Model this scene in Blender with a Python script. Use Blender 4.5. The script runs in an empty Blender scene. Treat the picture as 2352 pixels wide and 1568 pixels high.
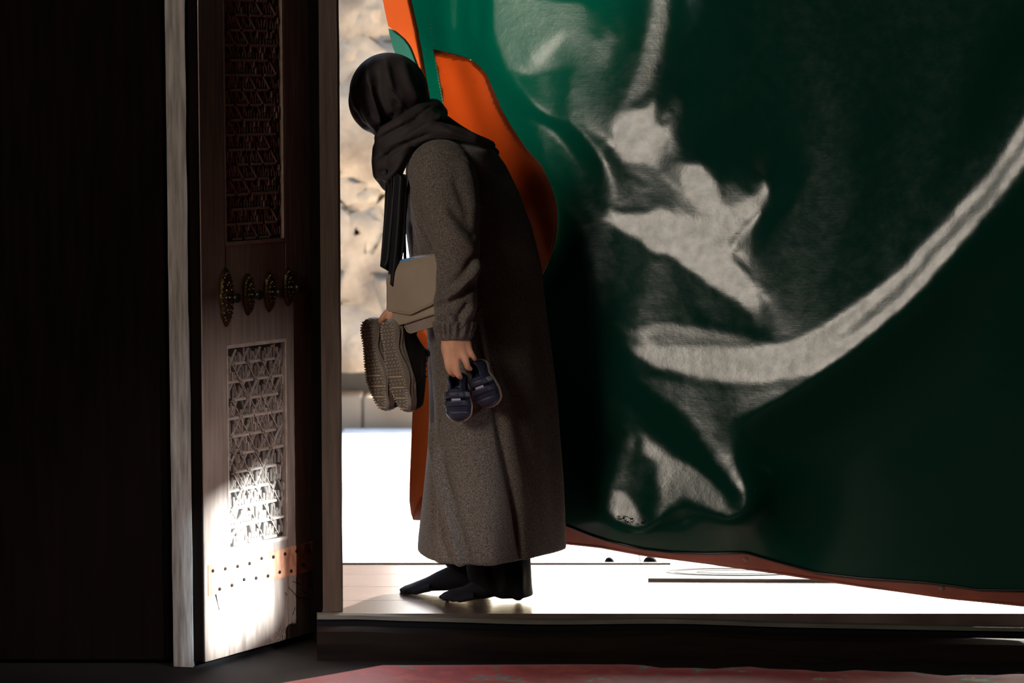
import bpy, bmesh, math, random
import numpy as np
from mathutils import Vector, Matrix, noise as mnoise
random.seed(7); rng = np.random.default_rng(7)
C = bpy.context.scene.collection
SC = bpy.context.scene

# ------------------------------------------------------------------ camera
F = 5775.0; PITCH = math.radians(5.6); CZ = 1.5
cp, sp = math.cos(PITCH), math.sin(PITCH)
cam_d = bpy.data.cameras.new('camera'); cam = bpy.data.objects.new('camera', cam_d); C.objects.link(cam)
cam.location = (0, 0, CZ); cam.rotation_euler = (math.pi/2 - PITCH, 0, 0)
cam_d.sensor_width = 36.0; cam_d.lens = F/2352*36; cam_d.clip_end = 300
cam_d.dof.use_dof = True; cam_d.dof.focus_distance = 7.3; cam_d.dof.aperture_fstop = 2.8
SC.camera = cam
# ------------------------------------------------------------------ light and exposure
SC.view_settings.view_transform = 'Standard'; SC.view_settings.look = 'None'
SC.view_settings.gamma = 1.0; SC.view_settings.exposure = 0.0; SC.view_settings.use_curve_mapping = False
world = bpy.data.worlds.new('sky'); SC.world = world; world.use_nodes = True
wn = world.node_tree; wn.nodes.clear()
wo = wn.nodes.new('ShaderNodeOutputWorld'); wb = wn.nodes.new('ShaderNodeBackground'); ws = wn.nodes.new('ShaderNodeTexSky')
ws.sky_type = 'NISHITA'; ws.sun_disc = False; ws.sun_elevation = math.radians(25); ws.sun_rotation = math.radians(28)
ws.air_density = 1.0; ws.dust_density = 2.0
wb.inputs['Strength'].default_value = 1.0
wn.links.new(ws.outputs[0], wb.inputs[0]); wn.links.new(wb.outputs[0], wo.inputs[0])
sun_d = bpy.data.lights.new('sun', 'SUN'); sun_d.energy = 30.0; sun_d.angle = math.radians(0.6); sun_d.color = (1, .95, .87)
sun = bpy.data.objects.new('sun', sun_d); C.objects.link(sun)
sun.rotation_euler = Vector((.4255, .800, .4226)).to_track_quat('Z', 'Y').to_euler(); sun.location = (6, 18, 8)
LIGHT = np.array([-4.6, 1.95, 3.4])                     # daylight in the hall's window on the left
key_d = bpy.data.lights.new('window_daylight', 'AREA'); key_d.shape = 'RECTANGLE'; key_d.size = 1.45; key_d.size_y = 1.45
key_d.energy = 112.0; key_d.color = (1.0, .86, .72); key_d.spread = math.radians(150)
key = bpy.data.objects.new('window_daylight', key_d); C.objects.link(key); key.location = LIGHT
key.rotation_euler = (Vector(LIGHT) - Vector((.2, 7.5, 1.0))).to_track_quat('Z', 'Y').to_euler()
soft_d = bpy.data.lights.new('added_surround_light', 'AREA'); soft_d.shape = 'ELLIPSE'; soft_d.size = 3.3; soft_d.size_y = 3.0
soft_d.energy = 88.0; soft_d.color = (.95, .90, .80)                   # added wider dim lamp, grading the curtain highlights to grey
soft = bpy.data.objects.new('added_surround_light', soft_d); C.objects.link(soft); soft.rotation_euler = key.rotation_euler
soft.location = Vector(LIGHT) - (Vector((.2, 7.5, 1.0)) - Vector(LIGHT)).normalized()*.04
beam_d = bpy.data.lights.new('added_door_beam', 'SPOT'); beam_d.energy = 2100000.0; beam_d.spot_size = math.radians(1.6); beam_d.spot_blend = .1
beam_d.color = (.70, .86, 1.0); beam_d.shadow_soft_size = .30          # added spot for the bright patch on the door's foot, cut by the opening
beam = bpy.data.objects.new('added_door_beam', beam_d); C.objects.link(beam); beam.location = (31.4, -24.3, 17.6)
beam.rotation_euler = (Vector(beam.location) - Vector((-.765, 7.14, .20))).to_track_quat('Z', 'Y').to_euler()
glow_d = bpy.data.lights.new('added_door_glow', 'SPOT'); glow_d.energy = 560000.0; glow_d.spot_size = math.radians(9); glow_d.spot_blend = .3
glow_d.color = (.95, .92, .98); glow_d.shadow_soft_size = 2.6          # added wide soft spot that lifts the leaf round that patch
glow = bpy.data.objects.new('added_door_glow', glow_d); C.objects.link(glow); glow.location = (31.4, -24.3, 17.6); glow.rotation_euler = beam.rotation_euler
try:
    SC.cycles.max_bounces = 10; SC.cycles.sample_clamp_indirect = 6.0; SC.cycles.use_denoising = True
except Exception: pass

# ------------------------------------------------------------------ helpers
def W(px, py, Y):
    a = (px-1176)/F; b = (784-py)/F
    t = Y/(cp + b*sp)
    return Vector((a*t, Y, CZ + (-sp + b*cp)*t))
def Wn(px, py, Y):
    a = (np.asarray(px, float)-1176)/F; b = (784-np.asarray(py, float))/F
    t = np.asarray(Y, float)/(cp + b*sp)
    return a*t, CZ + (-sp + b*cp)*t
def proj(P):
    d = P - np.array([0, 0, CZ])
    dep = d[:, 1]*cp - d[:, 2]*sp; up = d[:, 1]*sp + d[:, 2]*cp
    return 1176 + F*d[:, 0]/dep, 784 - F*up/dep
def tag(o, label=None, cat=None, group=None, kind=None):
    if label: o['label'] = label
    if cat: o['category'] = cat
    if group: o['group'] = group
    if kind: o['kind'] = kind
    return o
def link(name, me, mat=None, parent=None, smooth=False):
    o = bpy.data.objects.new(name, me); C.objects.link(o)
    if mat is not None and len(me.materials) == 0: me.materials.append(mat)
    if smooth and len(me.polygons): me.polygons.foreach_set('use_smooth', [True]*len(me.polygons))
    if parent: o.parent = parent
    return o
def mesh(name, verts, faces, mat=None, parent=None, smooth=False, fix=True):
    me = bpy.data.meshes.new(name); me.from_pydata([tuple(v) for v in verts], [], faces); me.update()
    if fix:
        bm = bmesh.new(); bm.from_mesh(me); bmesh.ops.recalc_face_normals(bm, faces=bm.faces); bm.to_mesh(me); bm.free()
    return link(name, me, mat, parent, smooth)
def empty(name, loc=(0, 0, 0)):
    o = bpy.data.objects.new(name, None); C.objects.link(o); o.location = loc; o.empty_display_size = .05; return o
def adopt(root, *objs):
    """parent world-placed meshes to an empty without moving them"""
    for o in objs:
        o.parent = root; o.matrix_parent_inverse = Matrix.Translation(-Vector(root.location))
def struct(o): o['kind'] = 'structure'; return o
def mod(o, typ, **k):
    m = o.modifiers.new(typ.lower(), typ)
    for a, v in k.items(): setattr(m, a, v)
    return m
def bake(o):
    dg = bpy.context.evaluated_depsgraph_get(); dg.update()
    me = bpy.data.meshes.new_from_object(o.evaluated_get(dg), depsgraph=dg)
    o.modifiers.clear(); old = o.data; o.data = me; bpy.data.meshes.remove(old); return o
def boxv(x0, x1, y0, y1, z0, z1):
    v = [(x, y, z) for x in (x0, x1) for y in (y0, y1) for z in (z0, z1)]
    f = [(0, 1, 3, 2), (4, 6, 7, 5), (0, 4, 5, 1), (2, 3, 7, 6), (0, 2, 6, 4), (1, 5, 7, 3)]
    return v, f
def box(name, x0, x1, y0, y1, z0, z1, mat, parent=None, bevel=0):
    o = mesh(name, *boxv(x0, x1, y0, y1, z0, z1), mat, parent)
    if bevel: mod(o, 'BEVEL', width=bevel, segments=2)
    return o
class MB:
    def __init__(s): s.v = []; s.f = []
    def add(s, v, f):
        n = len(s.v); s.v += [tuple(p) for p in v]; s.f += [tuple(i+n for i in q) for q in f]
    def sphere(s, c, r, n=16, m=10, rot=None):
        r = (r, r, r) if not hasattr(r, '__len__') else r
        v = []; f = []
        for i in range(m+1):
            th = math.pi*i/m
            for j in range(n):
                ph = 2*math.pi*j/n
                p = Vector((r[0]*math.sin(th)*math.cos(ph), r[1]*math.sin(th)*math.sin(ph), r[2]*math.cos(th)))
                if rot is not None: p = rot @ p
                v.append(Vector(c)+p)
        for i in range(m):
            for j in range(n):
                f.append((i*n+j, i*n+(j+1) % n, (i+1)*n+(j+1) % n, (i+1)*n+j))
        s.add(v, f)
    def cone(s, a, b, ra, rb, n=16, cap=True):
        a = Vector(a); b = Vector(b); d = b-a
        if d.length < 1e-6: return
        q = d.to_track_quat('Z', 'Y'); v = []
        for c, r in ((a, ra), (b, rb)):
            for j in range(n):
                t = 2*math.pi*j/n
                v.append(c + q @ Vector((r*math.cos(t), r*math.sin(t), 0)))
        f = [(j, (j+1) % n, n+(j+1) % n, n+j) for j in range(n)]
        if cap: f += [tuple(range(n-1, -1, -1)), tuple(range(n, 2*n))]
        s.add(v, f)
    def chain(s, pts, n=16):
        for i, (p, r) in enumerate(pts):
            s.sphere(p, r, n, 10)
            if i:
                p0, r0 = pts[i-1]; s.cone(p0, p, r0, r, n)
    def rings(s, rings, cap=True):
        n = len(rings[0]); v = [p for r in rings for p in r]
        f = [(i*n+j, i*n+(j+1) % n, (i+1)*n+(j+1) % n, (i+1)*n+j) for i in range(len(rings)-1) for j in range(n)]
        if cap: f += [tuple(range(n-1, -1, -1)), tuple(range((len(rings)-1)*n, len(rings)*n))]
        s.add(v, f)
    def tube(s, pts, r, n=8):
        pts = [Vector(p) for p in pts]; rr = []
        up = Vector((0, 0, 1))
        for i, p in enumerate(pts):
            d = (pts[min(i+1, len(pts)-1)] - pts[max(i-1, 0)]).normalized()
            x = d.cross(up); x = x.normalized() if x.length > 1e-3 else d.cross(Vector((1, 0, 0))).normalized()
            y = x.cross(d)
            r_ = r[i] if hasattr(r, '__len__') else r
            rr.append([p + x*r_*math.cos(2*math.pi*j/n) + y*r_*math.sin(2*math.pi*j/n) for j in range(n)])
        s.rings(rr)
    def box(s, *a): s.add(*boxv(*a))
    def build(s, name, mat=None, parent=None, smooth=False, fix=True): return mesh(name, s.v, s.f, mat, parent, smooth, fix)
def remesh(name, mb, voxel, smooth=6, mat=None, parent=None, factor=.5):
    o = mb.build(name, None, None)
    mod(o, 'REMESH', mode='VOXEL', voxel_size=voxel, adaptivity=0.0)
    if smooth: mod(o, 'SMOOTH', iterations=smooth, factor=factor)
    bake(o); o.data.materials.clear(); o.data.materials.append(mat)
    o.data.polygons.foreach_set('use_smooth', [True]*len(o.data.polygons))
    if parent: o.parent = parent
    return o
def coords(me):
    a = np.empty(len(me.vertices)*3); me.vertices.foreach_get('co', a); return a.reshape(-1, 3)
def normals(me):
    a = np.empty(len(me.vertices)*3); me.vertex_normals.foreach_get('vector', a); return a.reshape(-1, 3)
def setco(me, P): me.vertices.foreach_set('co', P.ravel()); me.update()
def pdist(px, py, line):
    best = np.full(px.shape, 1e9); side = np.zeros(px.shape); tt = np.zeros(px.shape)
    n = len(line)-1
    for i in range(n):
        (x0, y0), (x1, y1) = line[i], line[i+1]
        dx, dy = x1-x0, y1-y0; L = dx*dx+dy*dy
        t = np.clip(((px-x0)*dx+(py-y0)*dy)/L, 0, 1)
        ex, ey = px-x0-t*dx, py-y0-t*dy; d = np.hypot(ex, ey)
        m = d < best; best[m] = d[m]; side[m] = np.sign(dx*ey-dy*ex)[m]; tt[m] = ((i+t)/n)[m]
    return best, side, tt
def sculpt(o, strokes, back=False):
    """cloth folds: (polyline, width, height, kind) pushed into the mesh along its normals"""
    me = o.data
    for st in strokes:
        line, w, amp = st[:3]; kind = st[3] if len(st) > 3 else 'ridge'
        P = coords(me); N = normals(me); px, py = proj(P)
        d, s, t = pdist(px, py, line)
        g = np.exp(-(d/w)**2)
        if kind == 'step':   # soft lip: raised on the right-hand side of the stroke, falling to nothing at 4 w
            g = np.where(s > 0, np.exp(-(d/(3.2*w))**2), np.exp(-(d/(.6*w))**2))
        taper = np.clip(np.minimum(t, 1-t)*5+.25, 0, 1)
        view = np.array([0, 0, CZ])-P; view /= np.linalg.norm(view, axis=1, keepdims=True)
        fc = np.clip((N*view).sum(1)*2.0+.3, 0, 1)
        setco(me, P + N*(amp*g*taper*fc)[:, None])
def fbm_push(o, amp, scale, stretch=(1, 1, 1), seed=0.0):
    P = coords(o.data); N = normals(o.data)
    v = np.array([mnoise.noise(Vector((p[0]*scale*stretch[0]+seed, p[1]*scale*stretch[1], p[2]*scale*stretch[2]))) for p in P])
    setco(o.data, P + N*(amp*v)[:, None])
def lerp_rows(rows, y):
    ys = [r[0] for r in rows]
    return [float(np.interp(y, ys, [r[k] for r in rows])) for k in range(1, len(rows[0]))]

# ------------------------------------------------------------------ materials
def mat(name, col, rough=.6, spec=.5, col2=None, nscale=20, stretch=(1, 1, 1), bump=0, bscale=None, metal=0, sheen=0, coat=0,
        coat_rough=.1, detail=6, contrast=(.35, .65), ior=None, bdist=.002):
    m = bpy.data.materials.new(name); m.use_nodes = True; nt = m.node_tree; b = nt.nodes['Principled BSDF']
    b.inputs['Base Color'].default_value = (*col, 1); b.inputs['Roughness'].default_value = rough
    b.inputs['Specular IOR Level'].default_value = spec; b.inputs['Metallic'].default_value = metal
    if sheen: b.inputs['Sheen Weight'].default_value = sheen; b.inputs['Sheen Roughness'].default_value = .5
    if coat: b.inputs['Coat Weight'].default_value = coat; b.inputs['Coat Roughness'].default_value = coat_rough
    if ior: b.inputs['IOR'].default_value = ior
    tc = nt.nodes.new('ShaderNodeTexCoord'); mp = nt.nodes.new('ShaderNodeMapping'); mp.inputs['Scale'].default_value = stretch
    nt.links.new(tc.outputs['Object'], mp.inputs[0])
    if col2:
        n = nt.nodes.new('ShaderNodeTexNoise'); n.inputs['Scale'].default_value = nscale; n.inputs['Detail'].default_value = detail
        nt.links.new(mp.outputs[0], n.inputs['Vector'])
        r = nt.nodes.new('ShaderNodeValToRGB'); r.color_ramp.elements[0].position = contrast[0]; r.color_ramp.elements[1].position = contrast[1]
        r.color_ramp.elements[0].color = (*col, 1); r.color_ramp.elements[1].color = (*col2, 1)
        nt.links.new(n.outputs['Fac'], r.inputs[0]); nt.links.new(r.outputs[0], b.inputs['Base Color'])
    if bump:
        n2 = nt.nodes.new('ShaderNodeTexNoise'); n2.inputs['Scale'].default_value = bscale or nscale; n2.inputs['Detail'].default_value = 5
        nt.links.new(mp.outputs[0], n2.inputs['Vector'])
        bp = nt.nodes.new('ShaderNodeBump'); bp.inputs['Strength'].default_value = bump; bp.inputs['Distance'].default_value = bdist
        nt.links.new(n2.outputs['Fac'], bp.inputs['Height']); nt.links.new(bp.outputs[0], b.inputs['Normal'])
    return m
M = {}
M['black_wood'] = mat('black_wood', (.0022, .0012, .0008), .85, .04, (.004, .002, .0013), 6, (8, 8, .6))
M['grey_wood'] = mat('grey_wood', (.11, .097, .085), .6, .4, (.24, .215, .195), 14, (6, 6, .5), .35, 30)
M['walnut'] = mat('walnut', (.155, .108, .082), .28, .5, (.26, .19, .145), 9, (7, 7, .5), .15, 16, ior=1.7)
M['post_wood'] = mat('post_wood', (.045, .031, .022), .35, .5, (.075, .053, .038), 9, (7, 7, .5), .2, 22)
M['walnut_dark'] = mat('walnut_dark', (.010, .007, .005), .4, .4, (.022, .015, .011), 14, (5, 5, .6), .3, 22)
M['carving'] = mat('carving', (.30, .23, .18), .26, .6, (.42, .33, .26), 30, (1, 1, 1), .2, 60, ior=1.6)
M['brass'] = mat('brass', (.12, .08, .032), .38, .5, (.05, .036, .02), 60, (1, 1, 1), .9, 120, metal=.9)
M['iron'] = mat('iron', (.012, .010, .009), .35, .5, metal=.6)
M['copper'] = mat('copper', (.62, .27, .15), .35, .5, (.32, .12, .07), 18, (3, 3, 1), .3, 20, metal=.3)
M['threshold_wood'] = mat('threshold_wood', (.075, .050, .043), .25, .5, (.13, .095, .083), 5, (1.2, 14, 1), .10, 8, ior=1.7)
M['nosing'] = mat('nosing', (.075, .07, .06), .7, .12, (.11, .10, .085), 8, (1, 6, 6))
M['sill_wood'] = mat('sill_wood', (.007, .0045, .004), .8, .06, (.011, .007, .005), 6, (1, 8, 8), .3, 12)
M['rubber_black'] = mat('rubber_black', (.004, .0045, .006), .8, .06)
M['stone_paving'] = mat('stone_paving', (.66, .64, .60), .5, .4, (.78, .76, .73), 3, bump=.1, bscale=20)
M['kerb_stone'] = mat('kerb_stone', (.30, .21, .14), .8, .2, (.36, .27, .19), 4)
M['rough_stone'] = mat('rough_stone', (.30, .22, .155), .95, .1, (.68, .50, .34), 5.0, detail=10, bump=.8, bscale=7, contrast=(.36, .66), bdist=.05)
M['dark_stone'] = mat('dark_stone', (.13, .115, .10), .9, .2, (.18, .16, .14), 6)
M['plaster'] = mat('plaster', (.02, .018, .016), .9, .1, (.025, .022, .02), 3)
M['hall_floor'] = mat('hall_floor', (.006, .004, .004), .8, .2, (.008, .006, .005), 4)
M['wool'] = mat('wool', (.062, .052, .045), .95, .15, (.20, .172, .152), 330, bump=.35, bscale=420, sheen=.12, contrast=(.38, .64), detail=3, bdist=.001)
M['scarf'] = mat('scarf', (.034, .0285, .0295), .7, .2, (.041, .034, .0355), 12, bump=.06, bscale=500, sheen=.02)
M['scarf_silk'] = mat('scarf_silk', (.009, .009, .012), .5, .3, (.012, .012, .016), 12, bump=.05, bscale=500)
M['trouser'] = mat('trouser', (.003, .0028, .003), .85, .15, (.005, .0045, .005), 30, bump=.1, bscale=300)
M['sock'] = mat('sock', (.007, .0065, .010), .85, .2, (.011, .010, .015), 200, bump=.2, bscale=500)
M['skin'] = mat('skin', (.60, .29, .17), .5, .35, (.68, .35, .22), 25, bump=.12, bscale=260)
M['skin'].node_tree.nodes['Principled BSDF'].inputs['Subsurface Weight'].default_value = .08
M['skin'].node_tree.nodes['Principled BSDF'].inputs['Subsurface Radius'].default_value = (.01, .004, .002)
M['nail'] = mat('nail', (.6, .33, .25), .3, .5)
M['taupe'] = mat('taupe', (.31, .245, .185), .42, .4, (.35, .28, .21), 8, bump=.12, bscale=220)
M['taupe_dark'] = mat('taupe_dark', (.22, .175, .15), .45, .4, (.26, .21, .18), 10, bump=.12, bscale=220)
M['taupe_edge'] = mat('taupe_edge', (.30, .24, .18), .35, .5)
M['painted_sky_edge'] = mat('painted_sky_edge', (.10, .30, .62), .3, .5)  # sky reflection on the flap's top edge, put into the colour
M['strap'] = mat('strap', (.010, .012, .02), .4, .5)
M['sole_grey'] = mat('sole_grey', (.21, .18, .155), .7, .3, (.26, .225, .19), 40, bump=.15, bscale=120)
M['sole_tread'] = mat('sole_tread', (.30, .25, .21), .8, .2, (.38, .32, .26), 60, bump=.2, bscale=120)
M['sole_base'] = mat('sole_base', (.15, .125, .105), .85, .2)
M['tan_rubber'] = mat('tan_rubber', (.46, .32, .21), .6, .3, (.54, .38, .25), 30)
M['upper_black'] = mat('upper_black', (.010, .010, .010), .55, .35, (.016, .015, .015), 60, bump=.2, bscale=300)
M['kid_navy'] = mat('kid_navy', (.013, .014, .034), .55, .4, (.020, .021, .050), 40, bump=.25, bscale=350)
M['kid_strap'] = mat('kid_strap', (.020, .021, .040), .5, .4, (.026, .027, .05), 40, bump=.15, bscale=300)
M['kid_grey'] = mat('kid_grey', (.16, .15, .17), .5, .4)
M['kid_lilac'] = mat('kid_lilac', (.36, .34, .52), .6, .3)
M['kid_sole'] = mat('kid_sole', (.42, .30, .21), .6, .3, (.48, .35, .25), 30)
M['lining'] = mat('lining', (.006, .006, .010), .9, .1)
M['orange'] = mat('orange', (.50, .085, .016), .55, .3, (.40, .062, .011), 7, bump=.12, bscale=160)
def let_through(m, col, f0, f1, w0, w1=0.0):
    """translucency, its weight ramped by position to place the daylight glow up and left"""
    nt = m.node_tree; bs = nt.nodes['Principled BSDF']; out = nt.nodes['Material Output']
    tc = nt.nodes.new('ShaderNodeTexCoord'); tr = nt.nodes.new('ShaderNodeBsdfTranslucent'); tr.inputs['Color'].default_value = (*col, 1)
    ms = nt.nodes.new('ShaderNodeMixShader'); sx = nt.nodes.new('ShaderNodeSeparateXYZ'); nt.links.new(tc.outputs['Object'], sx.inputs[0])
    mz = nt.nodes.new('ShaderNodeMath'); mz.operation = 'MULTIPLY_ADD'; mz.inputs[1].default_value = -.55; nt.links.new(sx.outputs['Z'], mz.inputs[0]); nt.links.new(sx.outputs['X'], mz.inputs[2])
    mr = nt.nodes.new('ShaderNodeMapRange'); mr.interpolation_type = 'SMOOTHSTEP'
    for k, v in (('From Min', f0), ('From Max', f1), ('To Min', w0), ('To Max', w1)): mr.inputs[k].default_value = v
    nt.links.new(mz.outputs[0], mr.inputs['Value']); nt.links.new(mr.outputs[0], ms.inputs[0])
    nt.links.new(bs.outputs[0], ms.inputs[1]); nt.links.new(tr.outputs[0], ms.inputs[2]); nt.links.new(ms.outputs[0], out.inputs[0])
M['orange_strip'] = mat('orange_strip', (.50, .095, .022), .5, .3, (.42, .075, .016), 7, bump=.12, bscale=160)
let_through(M['orange'], (.8, .095, .010), -1.12, -.60, .055)  # translucency ramped down the patch, painting a lit top and dark foot
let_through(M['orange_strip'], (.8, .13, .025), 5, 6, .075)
M['green_patch'] = mat('green_patch', (.02, .11, .08), .35, .4)
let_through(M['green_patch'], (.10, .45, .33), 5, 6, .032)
M['hem_red'] = mat('hem_red', (.21, .05, .028), .5, .35, (.16, .036, .02), 9, (1, 1, 1), .15, 90)
M['thread'] = mat('thread', (.35, .33, .27), .8, .2)
M['black_vinyl'] = mat('black_vinyl', (.006, .007, .006), .35, .4)
M['steel'] = mat('steel', (.35, .30, .25), .4, .5, metal=.8)
M['board'] = mat('board', (.10, .10, .10), .9, .1, (.16, .16, .155), 6, (1.2, 5, 1))
# ------------------------------------------------------------------ setting: the hall
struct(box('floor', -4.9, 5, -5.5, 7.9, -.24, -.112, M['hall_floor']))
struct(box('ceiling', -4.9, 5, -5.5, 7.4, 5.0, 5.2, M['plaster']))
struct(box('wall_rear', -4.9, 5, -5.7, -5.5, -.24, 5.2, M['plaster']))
wr = MB(); oy0, oy1, oz0, oz1 = 1.27, 1.665, 3.10, 3.48  # opening added only to shape the beam on the door
wr.box(5, 5.05, -5.7, oy0, -.24, 5.2); wr.box(5, 5.05, oy1, 7.4, -.24, 5.2); wr.box(5, 5.05, oy0, oy1, -.24, oz0); wr.box(5, 5.05, oy0, oy1, oz1, 5.2)
struct(wr.build('wall_right', M['plaster'], fix=False))
# the left wall of the hall, with its window opening (the lamp stands in for the daylight in it)
wl = MB(); wx0, wx1 = -5.05, -4.8
wl.box(wx0, wx1, -5.7, 1.0, -.24, 5.2); wl.box(wx0, wx1, 2.9, 7.4, -.24, 5.2)
wl.box(wx0, wx1, 1.0, 2.9, -.24, 2.45); wl.box(wx0, wx1, 1.0, 2.9, 4.35, 5.2)
struct(wl.build('wall_left', M['plaster'], fix=False))
win = struct(empty('window_1', (-4.87, 1.95, 2.45)))
wf = MB(); wf.box(-4.95, -4.79, .94, 1.02, 2.39, 4.41); wf.box(-4.95, -4.79, 2.88, 2.96, 2.39, 4.41)
wf.box(-4.95, -4.79, 1.02, 2.88, 2.39, 2.47); wf.box(-4.95, -4.79, 1.02, 2.88, 4.33, 4.41)
adopt(win, wf.build('window_frame', M['walnut_dark'], fix=False), box('window_pane', -5.01, -4.99, 1.0, 2.9, 2.45, 4.35, M['plaster']))

# added opening in the right wall that shapes the lamp patch on the door's foot
beam_root = struct(empty('added_opening', (4.98, 1.41, 3.2)))
w2 = MB(); w2.box(4.96, 5.0, oy0-.06, oy0, oz0-.06, oz1+.06); w2.box(4.96, 5.0, oy1, oy1+.06, oz0-.06, oz1+.06); w2.box(4.96, 5.0, oy0, oy1, oz0-.06, oz0); w2.box(4.96, 5.0, oy0, oy1, oz1, oz1+.06)
adopt(beam_root, w2.build('window_frame', M['walnut_dark'], fix=False))

# wall with the doorway: dark panelled wood on the left of the door, lintel above, wall right of the opening
wfx = W(389, 1000, 7.03).x
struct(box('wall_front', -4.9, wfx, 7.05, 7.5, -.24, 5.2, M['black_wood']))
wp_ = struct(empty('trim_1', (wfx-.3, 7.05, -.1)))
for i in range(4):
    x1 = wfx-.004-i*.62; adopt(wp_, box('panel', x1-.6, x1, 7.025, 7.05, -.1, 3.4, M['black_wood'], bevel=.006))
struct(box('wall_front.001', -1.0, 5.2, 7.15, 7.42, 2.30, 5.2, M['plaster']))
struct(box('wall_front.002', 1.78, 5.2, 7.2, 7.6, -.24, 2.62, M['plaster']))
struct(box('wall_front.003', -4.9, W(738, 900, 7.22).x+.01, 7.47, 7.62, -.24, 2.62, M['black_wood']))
# worn grey wooden jamb beside the door leaf
jm = MB(); xa, xb = W(387, 700, 6.99).x, W(433, 700, 6.99).x
rows = []
for k in range(41):
    z = -.11 + 2.72*k/40; j = .0016*mnoise.noise(Vector((z*9, 1, 0))); j2 = .002*mnoise.noise(Vector((z*7, 5, 2)))
    rows.append([(xa+j, 6.995, z), (xb+j2, 6.985, z), (xb+.006+j2, 7.06, z), (xa+j, 7.06, z)])
jm.rings(rows); struct(jm.build('trim_2', M['grey_wood']))

# ------------------------------------------------------------------ threshold and sill
th = struct(empty('threshold', (.8, 7.6, 0)))
edges_x = [-.555, 2.45]
y0 = 7.185
pl = [7.195, 7.39, 7.60, 7.80, 7.965]
for a, b in zip(pl[:-1], pl[1:]):
    o = box('plank', edges_x[0], edges_x[1], a+.0006, b-.0006, -.05, 0, M['threshold_wood'], bevel=.0015); adopt(th, o)
struct(box('threshold_bed', -.555, 2.3, 7.20, 7.96, -.24, -.05, M['black_wood']))
def sweep(name, prof, m, xs=range(728, 3001, 32), wob=1.0):
    """a long moulding across the doorway: profile rows (left y, right y, depth left, depth right) swept along x"""
    rr = []
    for px in xs:
        f = (px-780)/(2352-780)
        bulge = wob*(7*math.exp(-((px-1560)/170)**2) - 5*math.exp(-((px-1220)/160)**2) + 3*math.exp(-((px-830)/60)**2))
        rr.append([W(px, yl+(yr-yl)*f - bulge, dl+(dr-dl)*f) for yl, yr, dl, dr in prof])
    n = len(prof); v = [p for r in rr for p in r]
    fcs = [(i*n+j, i*n+j+1, (i+1)*n+j+1, (i+1)*n+j) for i in range(len(rr)-1) for j in range(n-1)]
    return mesh(name, v, fcs, m, smooth=False)
struct(sweep('trim_3', [(1407, 1436, 7.215, 7.195), (1409, 1440, 7.19, 7.16), (1414, 1441, 7.17, 7.14), (1423, 1450, 7.165, 7.13), (1426, 1452, 7.185, 7.15)], M['nosing'], wob=.6))
struct(sweep('trim_4', [(1420, 1449, 7.19, 7.15), (1425, 1453, 7.175, 7.14), (1436, 1462, 7.165, 7.135), (1448, 1468, 7.17, 7.14)], M['rubber_black'], wob=.8))
struct(sweep('trim_5', [(1436, 1462, 7.18, 7.15), (1438, 1466, 7.15, 7.10), (1444, 1471, 7.11, 7.06), (1452, 1482, 7.09, 7.03), (1480, 1520, 7.075, 7.01), (1560, 1600, 7.075, 7.01)], M['sill_wood'], wob=1.0))

# ------------------------------------------------------------------ courtyard outside
ground = struct(box('ground', -9, 14, 7.97, 60, -.30, -.034, M['stone_paving']))
slabs = [(9.73, 'a')]
yy = 7.985; r = 0
gx = [-.95, -.28, .42, 1.05, 1.75, 2.4]
slab_y = [7.985, 8.85, 9.73, 10.55, 11.38]
for i in range(4):
    for j in range(5):
        sh = .18*(i % 2)
        o = box('paving_slab', gx[j]+sh+.004, gx[j+1]+sh-.004, slab_y[i]+.009, slab_y[i+1]-.009, -.04, -.012-.003*rng.random(), M['stone_paving'], bevel=.003)
        adopt(ground, o)
struct(box('trim_6', -.6, W(1540, 1298, 7.98).x, 7.968, 7.985, -.045, .004, M['nosing']))
kerb = struct(empty('trim_7', (-1.2, 11.6, 0)))
for i in range(9):
    x0 = -3.9+i*.402
    adopt(kerb, box('kerb_block', x0+.003, x0+.399, 11.42, 11.655, -.034, .118+.01*rng.random(), M['kerb_stone'], bevel=.012))
struct(box('trim_8', -4, -.54, 11.66, 12.3, -.034, .30, M['dark_stone'], bevel=.01))
# rough stone wall across the courtyard
nx, nz = 150, 130; vv = []; ff = []
for k in range(nz+1):
    for i in range(nx+1):
        x = -4+3.46*i/nx; z = .24+3.2*k/nz
        n_ = mnoise.fractal(Vector((x*3.2, z*3.2, .5)), 1.0, 2.0, 5)
        c_ = mnoise.cell(Vector((x*2.1+.4*n_, z*2.6+.3*n_, 0)))
        vv.append((x, 12.0-.09*n_-.03*c_, z))
for k in range(nz):
    for i in range(nx):
        a = k*(nx+1)+i; ff.append((a, a+1, a+nx+2, a+nx+1))
cw = mesh('wall_courtyard', vv, ff, M['rough_stone'], smooth=True); struct(cw)
mod(cw, 'SOLIDIFY', thickness=.5, offset=-1)
struct(box('shade_roof', -3.2, 4.0, 7.42, 8.75, 2.75, 2.95, M['plaster']))  # unseen porch cover added to shade the threshold and curtain top

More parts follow.
